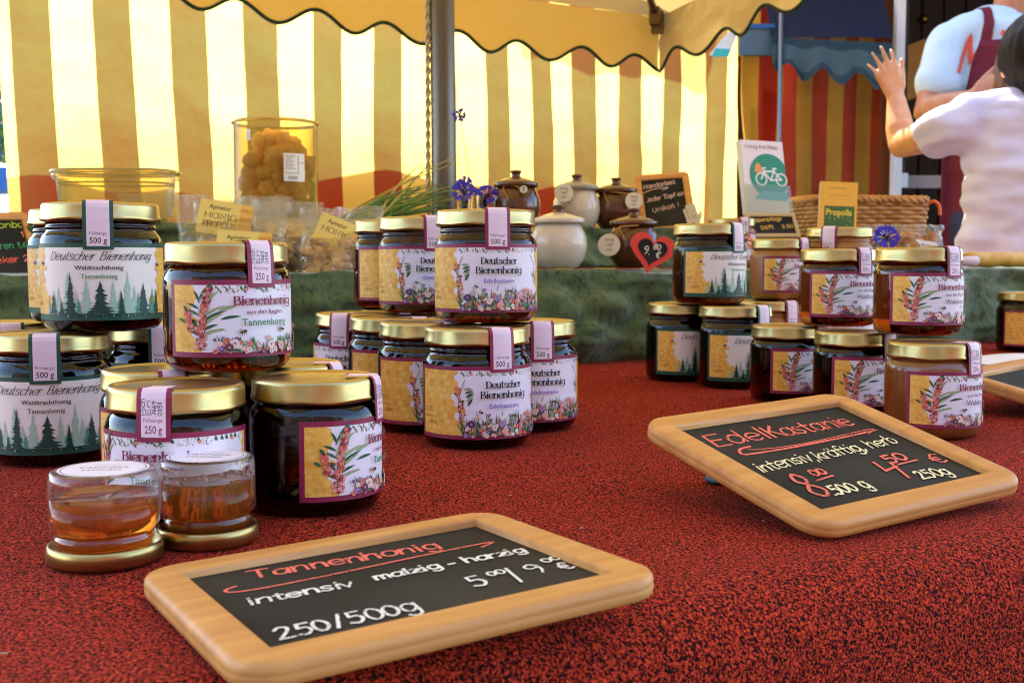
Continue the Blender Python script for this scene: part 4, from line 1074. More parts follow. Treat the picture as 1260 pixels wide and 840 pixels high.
# leaning slate among the pots
q0 = on_step(804, .07, True); q1 = on_step(866, .03, True)
S4 = Slate([W(800, 286, q0.y), W(868, 281, q1.y), W(838, 212, q1.y + .06), W(768, 217, q0.y + .06)], .008, .0125, .008, 'chalk_sign', 'small slate leaning among the pots, saying every pot is handmade and unique', None)
for i, (txt, a, b) in enumerate((('Handarbeit', (792, 233), (831, 226)), ('Jeder Topf ein', (796, 249), (843, 240)), ('Unikat !', (803, 262), (836, 254)))):
    S4.write(txt, a, b, .0085, .0011, pmat('pale_pink_chalk', (226, 188, 176), .7), 40 + i)
S4.draw([(788, 239), (805, 233), (822, 231), (815, 234)], .0012, MATS['pale_pink_chalk'])
S4.done()
hp2 = W(852, 268, q1.y - .03)
t = thing('wooden_hand', 'white cut out hand clipped to the lower right corner of the small leaning slate', 'ornament', hp2)
t.matrix_world = Matrix.Translation(hp2) @ (Matrix.Rotation(atan2(-hp2.y, -hp2.x) + pi / 2, 3, 'Z') @ Matrix.Rotation(pi / 2 - .2, 3, 'X') @ Matrix.Rotation(.35, 3, 'Z') @ Matrix.Scale(1.25, 3)).to_4x4()
mb = MB(); hand = [(-.006, -.022), (.006, -.022), (.008, -.008), (.013, -.002), (.0145, .004), (.012, .005), (.009, .001)]
fing = []
for i, x in enumerate((.007, .0025, -.002, -.0065)):
    h = (.018, .021, .020, .016)[i]; fing += [(x + .0018, .004), (x + .002, h - .002), (x, h), (x - .002, h - .002), (x - .0018, .004)]
hand = hand + fing + [(-.009, -.004)]
mb.prism(hand, -.0015, .0015); mb.build('hand_board', pmat('white_lacquer', (226, 218, 200), .5), t)
A = Art(1)
for i, x in enumerate((.5, -4, 4)): A.line([(x, 3), (x + .2, -2)], .7, 'black')
A.disc(-2, -9, 2, 'black', 10)
link('painted_lines', A.bent('painted_lines', lambda u, v, o: (u / 1000, v / 1000, .0016 + o / 1000), step=60, base=.05, inc=.01), t)

# flowers
BLUE = pmat('cornflower_blue', (52, 44, 190), .6); STEM = pmat('stem_green', (78, 112, 44), .6); VIOLET = pmat('flower_heart', (40, 20, 90), .6)
def cornflower(name, label, c, r, face, stem_to, cat='flower', group=None, seed=1, col=BLUE, n=11):
    t = thing(name, label, cat, c, 0, group); rn = random.Random(seed); face = Vector(face).normalized()
    q = face.to_track_quat('Z', 'Y').to_matrix()
    mb = MB()
    for i in range(n):
        a = 2 * pi * i / n + rn.uniform(-.15, .15); l = r * rn.uniform(.8, 1.05); w = r * .30; up_ = rn.uniform(.1, .5)
        P = [(l * .1, 0, 0), (l * .5, -w * .3, up_ * l * .5), (l * .85, -w, up_ * l * .6), (l * .82, -w * .4, up_ * l * .7), (l, -w * .1, up_ * l * .6), (l * .84, w * .3, up_ * l * .7), (l * .9, w, up_ * l * .6), (l * .5, w * .3, up_ * l * .5)]
        vs = [q @ Vector((x * cos(a) - y * sin(a), x * sin(a) + y * cos(a), z)) for x, y, z in P]
        mb.add(vs, [(0, 1, 7), (1, 2, 3, 7), (3, 4, 5, 7), (5, 6, 7)])
    mb.build('petals', col, t)
    mb = MB()
    for i in range(14):
        a = rn.uniform(0, 6.3); d = r * .22 * rn.random(); p = q @ Vector((d * cos(a), d * sin(a), 0)); mb.tube([p, p * 1.3 + face * r * .3], r * .035, 5)
    mb.build('flower_heart', VIOLET, t)
    s = Vector(stem_to) - Vector(c); mb = MB(); mb.ball(-face * r * .2, r * .22); mb.tube([Vector(v) for v in catmull([tuple(-face * r * .2), tuple(s * .4 - face * r * .7), tuple(s)], 5)], r * .055, 6); mb.build('stem', STEM, t)
    return t
fy = on_step(580, .06, True).y
vase = on_step(583, .10, True)
t = thing('flower_glass', 'small drinking glass holding the cornflowers beside the mast', 'vase', vase)
mb = MB(); mb.lathe([(0, 0), (.020, 0), (.024, .05), (.0225, .05), (.0188, .003), (0, .003)], 28); mb.build('glass', GLASS, t, weld=1e-6)
for i, (px, py, r, lab) in enumerate(((571, 236, .021, 'blue cornflower right beside the mast, lowest left of the bunch'), (585, 243, .017, 'blue cornflower low in the middle of the bunch'), (599, 240, .020, 'blue cornflower leaning to the right of the bunch'), (572, 228, .016, 'small blue cornflower at the upper left of the bunch'), (566, 143, .014, 'single blue cornflower on a tall stem high beside the mast'))):
    p = W(px, py, vase.y - .01 + .006 * i); cornflower('cornflower', lab, p, r, (p.x * -.3 + (px - 583) * .01, -1, .35), (vase.x, vase.y, vase.z + .01), group='cornflowers in the glass', seed=i)
p = W(1091, 292, 1.52); cornflower('cornflower', 'violet blue cornflower lying above the small red label jars at right', p, .021, (-.1, -1, .35), p + Vector((-.05, .03, -.03)), seed=9)
p = W(916, 296, 1.62); cornflower('paper_flower', 'small orange flower between the green label jar and the pale honey jar', p, .014, (-.1, -1, .2), p + Vector((0, .02, -.05)), seed=12, col=pmat('orange_petal', (236, 130, 70), .6), n=8)

# bundle of green stalks behind the bags
t = thing('stalk_bundle', 'bundle of long green onion stalks lying behind the candy bags, tips up to the mast', 'plant bundle', W(420, 270, 1.75)); b0 = Vector(t.location); rn = random.Random(4)
for part, n, mat in (('stalks', 44, noise_mat('onion_green', (70, 104, 32), (112, 140, 48), 40, .5)), ('dry_stalks', 9, pmat('dry_stalk', (170, 150, 60), .6))):
    mb = MB()
    for i in range(n):
        x0 = rn.uniform(-20, 40); y0 = rn.uniform(-3, 12)
        tipx = rn.uniform(500, 560); tipy = (rn.uniform(226, 262) if part == 'stalks' else rn.uniform(188, 250)) - max(0, tipx - 535) * .2
        Y = 1.75 + rn.uniform(-.03, .03)
        a = W(425 + x0, 272 + y0 * .5, Y); c = W(tipx, tipy, Y + rn.uniform(.05, .25)); m = a.lerp(c, .5) + Vector((0, 0, rn.uniform(-.006, .012)))
        mb.tube([Vector(v) - b0 for v in catmull([tuple(a), tuple(m), tuple(c)], 6)], [.0022 - .00012 * k for k in range(13)], 5)
    mb.build(part, mat, t)

# ------------------------------------------------------------------ clear containers and cellophane bags on the left
CELLO = film('cellophane', (.95, .94, .91), .60, .16, .8); PLASTIC = film('clear_plastic', (.90, .86, .66), .55, .05)
def lump(mb, c, r, seed, amp=.25, freq=1.5, seg=28, rings=18, mat=0):
    k = len(mb.v); mb.ball(c, r, seg=seg, rings=rings, mat=mat)
    r0 = r if not isinstance(r, (tuple, list)) else max(r)
    for i in range(k, len(mb.v)):
        p = Vector(mb.v[i]); d = p - Vector(c); q = d / r0
        mb.v[i] = tuple(Vector(c) + d * (1 + amp * noise.noise(q * freq + Vector((seed, seed * 2, 0))) + amp * .4 * noise.noise(q * freq * 3 + Vector((seed, 0, 5)))))
# tall cylinder tub
ty = 1.75; a = W(290, 270, ty); b = W(391, 270, ty); R = (b.x - a.x) / 2; top = W(340, 146, ty - R).z
pos = Vector(((a.x + b.x) / 2, ty, TZ + RH2 + .004)); H = top - pos.z
t = thing('sweets_tub', 'tall clear plastic cylinder of amber sweets with a white price sticker', 'tub', pos)
mb = MB(); mb.lathe([(0, 0), (R * .97, 0), (R, .004), (R, H * .985), (R * 1.015, H * .99), (R * 1.015, H), (R * .985, H), (R * .985, .004), (0, .003)], 56); cyl = mb.build('cylinder', PLASTIC, t, weld=1e-6)
RIM = pmat('yellowish_plastic_rim', (226, 206, 130), .12, Transmission_Weight=.75)
mb = MB(); mb.tube([(R * 1.012 * cos(2 * pi * i / 56), R * 1.012 * sin(2 * pi * i / 56), H) for i in range(57)], .0026, 8); mb.build('rim', RIM, cyl)
mb = MB(); hh = H * .82
rn = random.Random(11)
for i in range(190):
    z = .012 + hh * rn.random() * .93; rr = R * .80 * (1 if z < hh * .75 else 1 - 1.6 * (z / hh - .75)) * sqrt(rn.random()); a_ = rn.uniform(0, 2 * pi)
    lump(mb, (rr * cos(a_), rr * sin(a_), z), R * rn.uniform(.15, .22), i, .35, 1.6, 12, 8)
AMB = fabric('amber_sweets', (236, 204, 140), (176, 156, 112))
AMB.node_tree.nodes['Principled BSDF'].inputs['Roughness'].default_value = .3
o = mb.build('sweets', AMB, t); o['kind'] = 'stuff'
mb = MB(); mb.ball((0, 0, hh * 1.04), (.012, .012, .014)); mb.build('bag_knot', AMB, t)
A = Art(2); A.rect(-15, 0, 10, 41, 'white'); A.rect(10, 0, 19, 41, 'cream')
for i in range(8): A.line([(-12, 37 - i * 2.6), (3 - (i * 3) % 7, 37 - i * 2.6)], .7, 'brown_text', False)
for i in range(9): A.rect(-8 + i * 1.7, 2, -7.2 + i * 1.7, 8, 'black')
A.rect(7, 10, 8, 38, 'bee'); A.type('HONIG', 14.5, 26, 3, 'red_text'); A.line([(-13, 12), (5, 12)], .8, 'brown_text', False)
def onR(u, v, o, a0=.62, z=.0): 
    g = u / 1000 / R + a0; return ((R + .0006 + o / 1000) * sin(g), -(R + .0006 + o / 1000) * cos(g), H * .41 + v / 1000)
link('sticker', A.bent('sticker', onR), t)
A = Art(2); A.rect(0, 0, 7, 16, 'white'); A.type('Bonbon', 3.6, 7.5, 2.4, 'black', rot=pi / 2, bold=.03)
link('small_sticker', A.bent('small_sticker', lambda u, v, o: onR(u, v, o, -.52)[:2] + (H * .80 + v / 1000,)), t)

# shallow clear tray
ty = 1.55; a = W(70, 250, ty); b = W(218, 250, ty); cx = (a.x + b.x) / 2; wx = (b.x - a.x) / 2; zt_ = W(140, 212, ty).z; zb = TZ + RH1 + .06
t = thing('plastic_tray', 'shallow clear plastic tub with rolled rim in front of the striped wall at left', 'tub', (cx, ty, zb)); hh = zt_ - zb
def ring(k, z, e=3.2, d=.62):
    out = []
    for i in range(56):
        a = 2 * pi * i / 56; c, s_ = cos(a), sin(a); q = (abs(c) ** e + abs(s_) ** e) ** (-1 / e); out.append((wx * k * q * c, wx * d * k * q * s_, z))
    return out
rings = [ring(.0, .001), ring(.82, .001), ring(.86, .005), ring(.93, hh - .012), ring(.985, hh - .010), ring(1.0, hh - .004), ring(.99, hh), ring(.955, hh), ring(.93, hh - .004), ring(.84, .006), ring(0, .004)]
mb = MB(); mb.add([p for r_ in rings for p in r_], [(k * 56 + i, k * 56 + (i + 1) % 56, (k + 1) * 56 + (i + 1) % 56, (k + 1) * 56 + i) for k in range(len(rings) - 1) for i in range(56)], 0, True)
tb_ = mb.build('tub_body', PLASTIC, t, weld=1e-6)
mb = MB(); q = ring(.985, hh - .001); mb.tube(q + [q[0]], .0034, 8); q = ring(.90, hh - .016); mb.tube(q + [q[0]], .0014, 6); mb.build('rim', RIM, tb_)
# box that carries the tray
def bag(name, label, c, size, seed, cards=(), filling=None, rot=0, lean=.25, group=None):
    """crinkled cellophane bag: pillow below, flat gathered top"""
    t = thing(name, label, 'bag', c, rot, group); sx, sy, sz = size; f = 1.6
    def fn(u, v, side):
        x = (u - .5) * sx * (1 - .10 * sin(v * pi)); bul = max(0, sin(pi * min(1, v * 1.25 + .06))) ** .7 * (1 - v * .55); ed = (1 - abs(2 * u - 1) ** 3.5)
        y = side * sy / 2 * bul * ed + lean * v * sz
        q = Vector((u * 4, v * 5, seed + side * 3)); cr = noise.noise(q) * .10 + abs(noise.noise(q * 2.3)) * .10 + abs(noise.noise(q * 5)) * .04
        return (x + sx * .05 * noise.noise(q * 1.3 + Vector((9, 0, 0))), y + side * cr * sy * .5 * (1 if ed > .05 else 0) + .12 * sy * noise.noise(Vector((u * 3, v * 3, seed))), v * sz + sz * .03 * noise.noise(Vector((u * 6, 2, seed))) * v)
    mb = MB(); mb.grid(lambda u, v: fn(u, v, -1), 36, 44); mb.grid(lambda u, v: fn(u, v, 1), 36, 44); mb.build('bag_film', CELLO, t)
    if filling:
        mat, n, r, top = filling; mb = MB(); rn = random.Random(seed)
        for i in range(n):
            v = rn.uniform(.06, top); u = rn.uniform(.14, .86); s_ = rn.uniform(-.75, .55)
            p = Vector(fn(u, v, -1)).lerp(Vector(fn(u, v, 1)), (s_ + 1) / 2)
            lump(mb, p, (r * rn.uniform(.7, 1.5), r * rn.uniform(.6, 1.1), r * rn.uniform(.6, 1.1)), i, .7, 1.9, 12, 8)
        o = mb.build('contents', mat, t); o['kind'] = 'stuff'
    for (u, v, w, h, a, art) in cards:
        P = Vector(fn(u, v, -1)); P.y -= .003
        M = Matrix.Rotation(.18, 3, 'X') @ Matrix.Rotation(a, 3, 'Y')
        M = Matrix.Rotation(a, 3, 'Y') @ Matrix.Rotation(pi / 2 - .18, 3, 'X')
        link('paper_card', art.bent('paper_card', lambda x, y, o: P + M @ Vector((x / 1000, y / 1000, o / 1000)), step=200, base=0, inc=.006), t)
    return t
def propolis_card(k=1.0, lines=('HONIG', 'PROPOLIS')):
    A = Art(3); A.rect(-26 * k, -17 * k, 26 * k, 17 * k, 'card'); A.rect(14 * k, -17 * k, 26 * k, 17 * k, 'honey_pale')
    A.type('Apinatur', -6 * k, 8.5 * k, 4.4 * k, 'black', bold=.02); 
    for i, s_ in enumerate(lines): A.pen(s_, -4 * k, (-1 - i * 8.5) * k, 5.6 * k, 'brown_text', .9 * k, .4 * k, width=(33 - 0 * i) * k, serif=.6 * k) if all(ch in GL for ch in s_) else A.type(s_, -4 * k, (-1 - i * 8.5) * k, 5.2 * k, 'brown_text', sx=.95)
    for i in range(12): A.disc(15.5 * k + (i % 3) * 4 * k, -13 * k + (i // 3) * 8 * k, 1.7 * k, 'honey_deep', 6)
    return A
SWEET = noise_mat('wrapped_sweets', (176, 134, 84), (214, 178, 128), 60, .35, bump=.2)
BB = 1.45
c = W(285, 352, BB); bag('sweets_bag', 'clear bag with two yellow propolis honey cards, in front of the tall tub', (c.x, BB, TZ + RH1 - .02), (.15, .07, .118), 3.1,
    [(.44, .74, 0, 0, .16, propolis_card(1.3)), (.62, .42, 0, 0, .06, propolis_card(1.3))], (SWEET, 110, .0075, .5), .1, .3)
c = W(405, 345, BB); bag('sweets_bag', 'clear bag of beige sweets with a yellow paper label, left of the middle pyramid', (c.x, BB + .03, TZ + RH1 - .04), (.115, .08, .125), 6.4,
    [(.52, .70, 0, 0, .38, propolis_card(1.25, ('HONIG',)))], (SWEET, 150, .008, .62), -.15, .35)
c = W(205, 300, BB + .12); bag('sweets_bag', 'crumpled clear bag with pale yellow paper behind the top green label jar', (c.x, BB + .1, TZ + RH1), (.12, .06, .105), 9.2,
    [(.5, .55, 0, 0, -.1, propolis_card(.8))], (SWEET, 70, .0075, .5), .2, .2)
c = W(245, 330, 1.5); bag('sweets_bag', 'low crumpled clear bag between the top green label jar and the propolis cards', (c.x, 1.60, TZ + RH1), (.10, .07, .10), 21.3, [], (SWEET, 50, .008, .5), -.2, .25)
c = W(345, 330, 1.5); bag('sweets_bag', 'low crumpled clear bag between the two bags with yellow paper cards', (c.x, 1.56, TZ + RH1), (.10, .08, .095), 27.1, [], (SWEET, 70, .008, .6), .25, .3)
c = W(470, 292, 1.62); bag('sweets_bag', 'flat clear bag of pale sweets lying below the green stalks', (c.x, 1.62, TZ + RH1 + .0), (.16, .06, .075), 11.7, [], (SWEET, 90, .0075, .6), .0, .5)

# left chalk board with coloured price list
S5 = Slate([W(-70, 352, 1.32), W(46, 345, 1.42), W(47, 262, 1.46), W(-70, 262, 1.36)], .010, .011, .006, 'chalk_sign', 'small framed slate with coloured chalk price list at the far left edge', None)
for i, (txt, a, b, c) in enumerate((('Bonbon', (-12, 281), (38, 279), (176, 196, 40)), ('1,50', (26, 292), (48, 288), (240, 140, 60)), ('Baren 1,60', (-14, 308), (40, 303), (60, 150, 90)), ('Honig', (-40, 297), (-8, 295), (90, 150, 220)), ('Imker', (-12, 325), (24, 322), (232, 92, 60)), ('2', (28, 322), (38, 320), (236, 110, 150)))):
    S5.write(txt, a, b, .0078, .0013, pmat('chalk_%d_%d_%d' % c, c, .7), 60 + i)
S5.done()

# ------------------------------------------------------------------ right part of the steps: brochure, book, basket, bags
def upright(name, label, cat, corners, th, art=None, edge=None, scale=None, group=None):
    """thin upright block standing between four seen corners (near-left, near-right, far-right top, far-left top)"""
    nl, nr, fr, fl = [Vector(v) for v in corners]; x = (nr - nl + fr - fl).normalized(); y = (fl - nl + fr - nr); y = (y - x * y.dot(x)).normalized(); z = x.cross(y); c = (nl + nr + fr + fl) / 4
    w = ((nr - nl).length + (fr - fl).length) / 2; h = ((fl - nl).length + (fr - nr).length) / 2
    t = thing(name, label, cat, (0, 0, 0), 0, group); M = Matrix((x, y, z)).transposed().to_4x4(); M.translation = c; t.matrix_world = M
    mb = MB(); mb.box((0, 0, -th / 2), (w, h, th)); mb.build('pages' if edge else 'board', edge or TAG, t)
    if art:
        A = art(w * 1000, h * 1000); link('printed_cover', A.bent('printed_cover', lambda u, v, o: (u / 1000, v / 1000, .0002 + o / 1000), step=400, base=0, inc=.003), t)
    return t, w, h
def bike_art(w, h):
    A = Art(2); A.rect(-w / 2, -h / 2, w / 2, h / 2, 'paper')
    A.pen('Honig frei Haus', -w * .02, h * .39, h * .055, 'twig', .9, .4, width=w * .78, serif=.5)
    cx, cy, r = w * .10, h * .02, w * .46
    A.poly([(min(cx + r * cos(a * pi / 24), w / 2 - .2), cy + r * sin(a * pi / 24)) for a in range(48)], 'teal')
    A.poly([(-w * .30, -h * .30), (w / 2 - .2, -h * .32), (w / 2 - .2, -h * .20), (-w * .1, -h * .19)], 'sky_blue')
    for x in (-w * .10, w * .38):
        ring_ = [(x + w * .125 * cos(a * pi / 10), -h * .03 + w * .125 * sin(a * pi / 10)) for a in range(21)]; A.line(ring_, w * .03, 'white', False)
    for L in ([(-w * .10, -h * .03), (-w * .02, h * .08), (w * .22, h * .08), (w * .12, -h * .04), (-w * .02, h * .07)], [(w * .22, h * .08), (w * .38, -h * .03)], [(w * .22, h * .08), (w * .20, h * .12), (w * .28, h * .12)], [(-w * .02, h * .07), (-w * .05, h * .12), (w * .02, h * .125)], [(w * .12, -h * .04), (w * .38, -h * .03)]): A.line(L, w * .032, 'white', False)
    A.poly([(-w * .24, h * .06), (-w * .06, h * .06), (-w * .09, h * .16), (-w * .15, h * .20), (-w * .22, h * .15)], 'orange')
    return A
by = on_step(945, .06).y + .02
t, w, h = upright('brochure_stack', 'white brochure with teal disc and bicycle in a holder before the curtain', 'brochure', [W(926, 263, by), W(976, 263, by + .03), W(958, 176, by + .05), W(905, 171, by + .02)], .014, bike_art, pmat('page_edges', (222, 214, 196), .8))
mb = MB(); mb.box((0, -h * .32, .003), (w * 1.1, h * .42, .002)); mb.box((0, -h * .54, -.012), (w * 1.1, .002, .032)); mb.build('holder', PLASTIC, t)
def sign_pt(px, py, Y): return W(px, py, Y)
S6 = Slate([W(930, 292, by - .06), W(988, 290, by - .03), W(976, 263, by - .015), W(911, 261, by - .045)], .006, .0065, .004, 'chalk_sign', 'tiny framed slate with yellow chalk writing at the foot of the bicycle brochure', None, frame=pmat('pale_wood', (196, 172, 120), .6))
S6.write('Lippenpflege', (925, 273), (962, 271), .0062, .0010, pmat('yellow_chalk', (236, 196, 80), .7), 71); S6.write('Stift', (936, 283), (952, 281), .0062, .0010, MATS['yellow_chalk'], 72); S6.write('3.50', (962, 281), (976, 280), .0060, .0010, MATS['yellow_chalk'], 73); S6.done()
def propolis_book(w, h):
    A = Art(2); A.rect(-w / 2, -h / 2, w / 2, h / 2, 'honey'); A.rect(-w * .36, -h * .5 + .3, w * .44, h * .02, 'leaf')
    for i in range(26): A.disc(A.r.uniform(-w * .33, w * .40), A.r.uniform(-h * .46, -h * .14), 1.0, A.r.choice(['leaf_dark', 'leaf_pale', 'yellow']), 6)
    A.type('Propolis', w * .03, -h * .16, h * .13, 'yellow', bold=.03, sx=.82); A.type('Das Bienenharz', 0, h * .36, h * .035, 'brown_text'); A.type('Heilkraft aus dem Stock', 0, h * .22, h * .03, 'red_text', sx=.9)
    return A
ky = 1.76
upright('propolis_book', 'yellow book titled Propolis standing upright before the wicker basket', 'book', [W(1009, 286, ky), W(1055, 286, ky - .01), W(1054, 226, ky + .01), W(1007, 222, ky + .02)], .014, propolis_book, pmat('page_edges', (222, 214, 196), .8))
# pale honey glass behind the green label jar
j = make_jar(250, 'wald', 'cream', 'small jar of pale honey on the velvet step left of the bicycle brochure', on_step(899, .07), -1.2, 'pale honey jars behind the right pyramid')
# wicker basket
bc = (W(985, 262, 1.98) + W(1143, 262, 1.98)) / 2; bl = (W(1143, 262, 1.98) - W(985, 262, 1.98)).length / 2
zb = TZ + RH1 + .004; zt2 = W(1060, 246, 1.9).z
t = thing('wicker_basket', 'rectangular wicker basket with braided rim behind the yellow book', 'basket', (bc.x, bc.y + .05, zb), atan2(RA.y, RA.x) * .35); hh = zt2 - zb
WICK = noise_mat('wicker', (176, 124, 66), (206, 158, 96), 50, .6, bump=.1); WICKD = noise_mat('wicker_rim', (170, 112, 54), (204, 152, 84), 40, .55)
def path(k, n=220, e=6, d=.62):
    out = []
    for i in range(n):
        a = 2 * pi * i / n; c, s_ = cos(a), sin(a); q = (abs(c) ** e + abs(s_) ** e) ** (-1 / e); out.append(Vector((bl * k * q * c, bl * d * k * q * s_, 0)))
    return out
mb = MB(); rows = 15
for r_ in range(rows):
    z = hh * (r_ + .5) / rows; k = .90 + .08 * z / hh; P = path(k); Q = []
    for i, p in enumerate(P): nrm = Vector((p.x, p.y / .4, 0)).normalized(); Q.append(p + nrm * .0028 * sin(i / 220 * 2 * pi * 44 / 2 + pi * (r_ % 2)) + Vector((0, 0, z + .0006 * noise.noise(p * 40 + Vector((0, 0, r_))))))
    mb.tube(Q + [Q[0]], hh / rows * .54, 6)
mb.build('woven_sides', WICK, t)
mb = MB()
for i in range(44):
    a = path(.90)[i * 5]; b = path(.98)[i * 5]; mb.tube([a, b + Vector((0, 0, hh))], .0016, 5)
mb.build('stakes', WICK, t)
mb = MB()
for s_ in range(3):
    P = path(.99, 300); mb.tube([p + Vector((.0045 * cos(i * .42 + s_ * 2.1) * .5, .0045 * cos(i * .42 + s_ * 2.1), hh + .004 + .0035 * sin(i * .42 + s_ * 2.1))) for i, p in enumerate(P + [P[0]])], .0048, 6)
mb.build('braided_rim', WICKD, t)
mb = MB(); P = path(.88, 60); mb.add([tuple(p + Vector((0, 0, .004))) for p in P], [tuple(range(60))]); mb.build('bottom', WICK, t)
mb = MB(); q = Vector((bl * .93, -bl * .50, hh - .004)); mb.tube([q + Vector(v) for v in catmull([(0, 0, 0), (.010, -.006, .006), (.020, -.006, -.002), (.022, -.006, -.018)], 6)], .003, 6); mb.build('orange_cord', pmat('orange_cord', (236, 110, 30), .5), t)

# almond bag, wax roll and candle at the right end
A = Art(2); A.rect(-16, -6, 16, 6, 'white'); A.type('Mandeln', 0, -1.5, 3, 'black', bold=.02)
c = W(1120, 320, 1.62); bag('almond_bag', 'clear bag of brown nut brittle with white label, behind the top right jar', (c.x + .01, 1.64, TZ + RH1 + .0), (.115, .075, .066), 15.3, [(.66, .55, 0, 0, .15, A)], (noise_mat('nut_brittle', (158, 106, 58), (196, 146, 90), 60, .5, bump=.3), 60, .010, .7), .1, .4)
c = on_step(1228, .06); t = thing('wax_roll', 'long yellow beeswax roll lying on the velvet at the right edge', 'wax roll', (c.x, c.y, c.z + .012), atan2(RA.y, RA.x) * .6)
mb = MB(); mb.tube([(-.075 + .01 * i, 0, .001 * sin(i)) for i in range(26)], [.010] + [.0135 + .0008 * sin(i * 1.7) for i in range(24)] + [.011], 16); mb.build('wax', noise_mat('beeswax', (206, 156, 52), (226, 182, 84), 60, .5, bump=.2), t)
c = W(1190, 321, on_step(1190, .015).y); t = thing('white_candle', 'short white wrapped candle lying beside the yellow beeswax roll', 'candle', (c.x, c.y, TZ + RH1 + .0125), .1)
mb = MB(); mb.tube([(-.022, 0, 0), (-.020, 0, 0), (.018, 0, 0), (.020, 0, 0)], [.006, .0085, .0085, .006], 16); mb.build('wrapper', pmat('lilac_white_paper', (222, 208, 222), .5), t)
# ------------------------------------------------------------------ neighbouring stall: striped panel, awning, trailer
NAVY = noise_mat('navy_awning', (2, 11, 38), (4, 16, 50), 6, .5); TEALV = pmat('teal_band', (6, 44, 52), .6); GREYV = pmat('grey_green_band', (62, 84, 86), .7)
YP = 4.30
def xp(px, Y=YP): return (px - 630) / F * Y
pc = [944, 958, 976, 996, 1015, 1032, 1049, 1068, 1076]
mb = MB(); zs = [.1 + 2.0 * i / 50 for i in range(51)]
for k in range(len(pc) - 1):
    vs = []
    for z in zs:
        for i in range(5):
            x = xp(pc[k]) + (xp(pc[k + 1]) - xp(pc[k])) * i / 4
            xs = x - .012 * (1.4 - z) * (x - xp(1010)) * 3 + .008 * noise.noise(Vector((x * 3, z * 3, 2)))
            vs.append((xs, YP + .012 * sin(x * 38 + z) + .02 * noise.noise(Vector((x * 4, z * 2, 8))), z))
    mb.add(vs, [(j * 5 + i, j * 5 + i + 1, (j + 1) * 5 + i + 1, (j + 1) * 5 + i) for j in range(50) for i in range(4)], (k + 1) % 2 if True else 0, True)
t = tagged(mb.build('striped_panel', [OP_R, OP_Y], weld=1e-6), 'brick red and ochre striped canvas panel under the navy awning', 'canvas panel')
mb = MB(); mb.box((xp(1081), YP - .01, 1.08), (xp(1086) - xp(1076), .05, 2.1)); tagged(mb.build('wooden_post', pmat('orange_brown_wood', (150, 78, 30), .6)), 'orange brown wooden post at the right edge of the striped canvas panel', 'post')
mb = MB(); mb.box((xp(985), YP + .35, .95), (.62, .5, 1.9)); t = tagged(mb.build('dark_sunshield', pmat('dark_board', (40, 32, 26), .8)), 'tall dark cabinet added unseen behind the striped canvas panel to stop the sun', 'sunshield')  # unseen box added to keep the sun off the panel and curtain

aw = thing('navy_awning', 'navy blue market awning with grey green scalloped valance, right of the parasol', 'awning', (xp(1000), YP - .3, 0)); ab = Vector(aw.location)
def al(mb, n, m): mb.v = [tuple(Vector(p) - ab) for p in mb.v]; return mb.build(n, m, aw, weld=1e-6)
xa, xb = xp(944, 4.0), xp(1091, 4.0); zf = W(1000, 46, 4.0).z
mb = MB(); mb.grid(lambda u, v: (xa + (xb - xa) * u, 4.0 + .34 * v, zf + .50 * v + .012 * noise.noise(Vector((u * 3, v * 2, 1)))), 30, 12); al(mb, 'roof_cloth', NAVY)
def val(u, v):
    x = xa + (xb - xa) * u; drop = .115 + .025 * cos(2 * pi * (u * 3.4 + .1)) - .02 * (u < .03) + .03 * u
    return (x, 4.0 - .03 * v + .012 * sin(u * 30) * v, zf - drop * v - .02 * u)
for nm, v0, v1, m in (('teal_band', 0, .25, TEALV), ('valance', .25, .8, GREYV), ('lower_band', .8, 1, TEALV)):
    mb = MB(); mb.grid(lambda u, v: val(u, v0 + (v1 - v0) * v), 80, 4); al(mb, nm, m)
mb = MB(); mb.tube([(xp(955, 3.98), 3.98, 0), (xp(955, 3.98), 3.98, 2.3)], .008, 10); al(mb, 'support_pole', pmat('aluminium', (130, 134, 138), .35, .8))
mb = MB(); mb.box((xp(925, 4.05), 4.05, W(925, 50, 4.05).z), (xp(945, 4.05) - xp(903, 4.05), .03, .105)); al(mb, 'end_panel', pmat('slate_blue_panel', (74, 104, 124), .5))
mb = MB(); mb.box((xp(925, 4.05), 4.05 - .017, W(925, 34, 4.05).z), (xp(945, 4.05) - xp(903, 4.05), .012, .016)); al(mb, 'blue_edge', pmat('blue_edge', (20, 90, 150), .5))
A0 = W(872, 68, 4.06); B0 = W(897, 68, 4.06); C0 = W(910, 36, 4.06); D0 = W(899, 36, 4.06)
mb = MB(); mb.prism([(p.x, p.z) for p in (A0, B0, C0, D0)], -.004, .004, 0, Matrix(((1, 0, 0, 0), (0, 0, 1, 4.06), (0, 1, 0, 0), (0, 0, 0, 1)))); al(mb, 'white_flap', pmat('white_paint', (232, 236, 238), .5))
A0 = W(876, 70, 4.05); B0 = W(896, 70, 4.05); C0 = W(899, 61, 4.05); D0 = W(880, 60, 4.05)
mb = MB(); mb.prism([(p.x, p.z) for p in (A0, B0, C0, D0)], -.004, .004, 0, Matrix(((1, 0, 0, 0), (0, 0, 1, 4.05), (0, 1, 0, 0), (0, 0, 0, 1)))); al(mb, 'turquoise_flap', pmat('turquoise_trim', (50, 190, 196), .5))

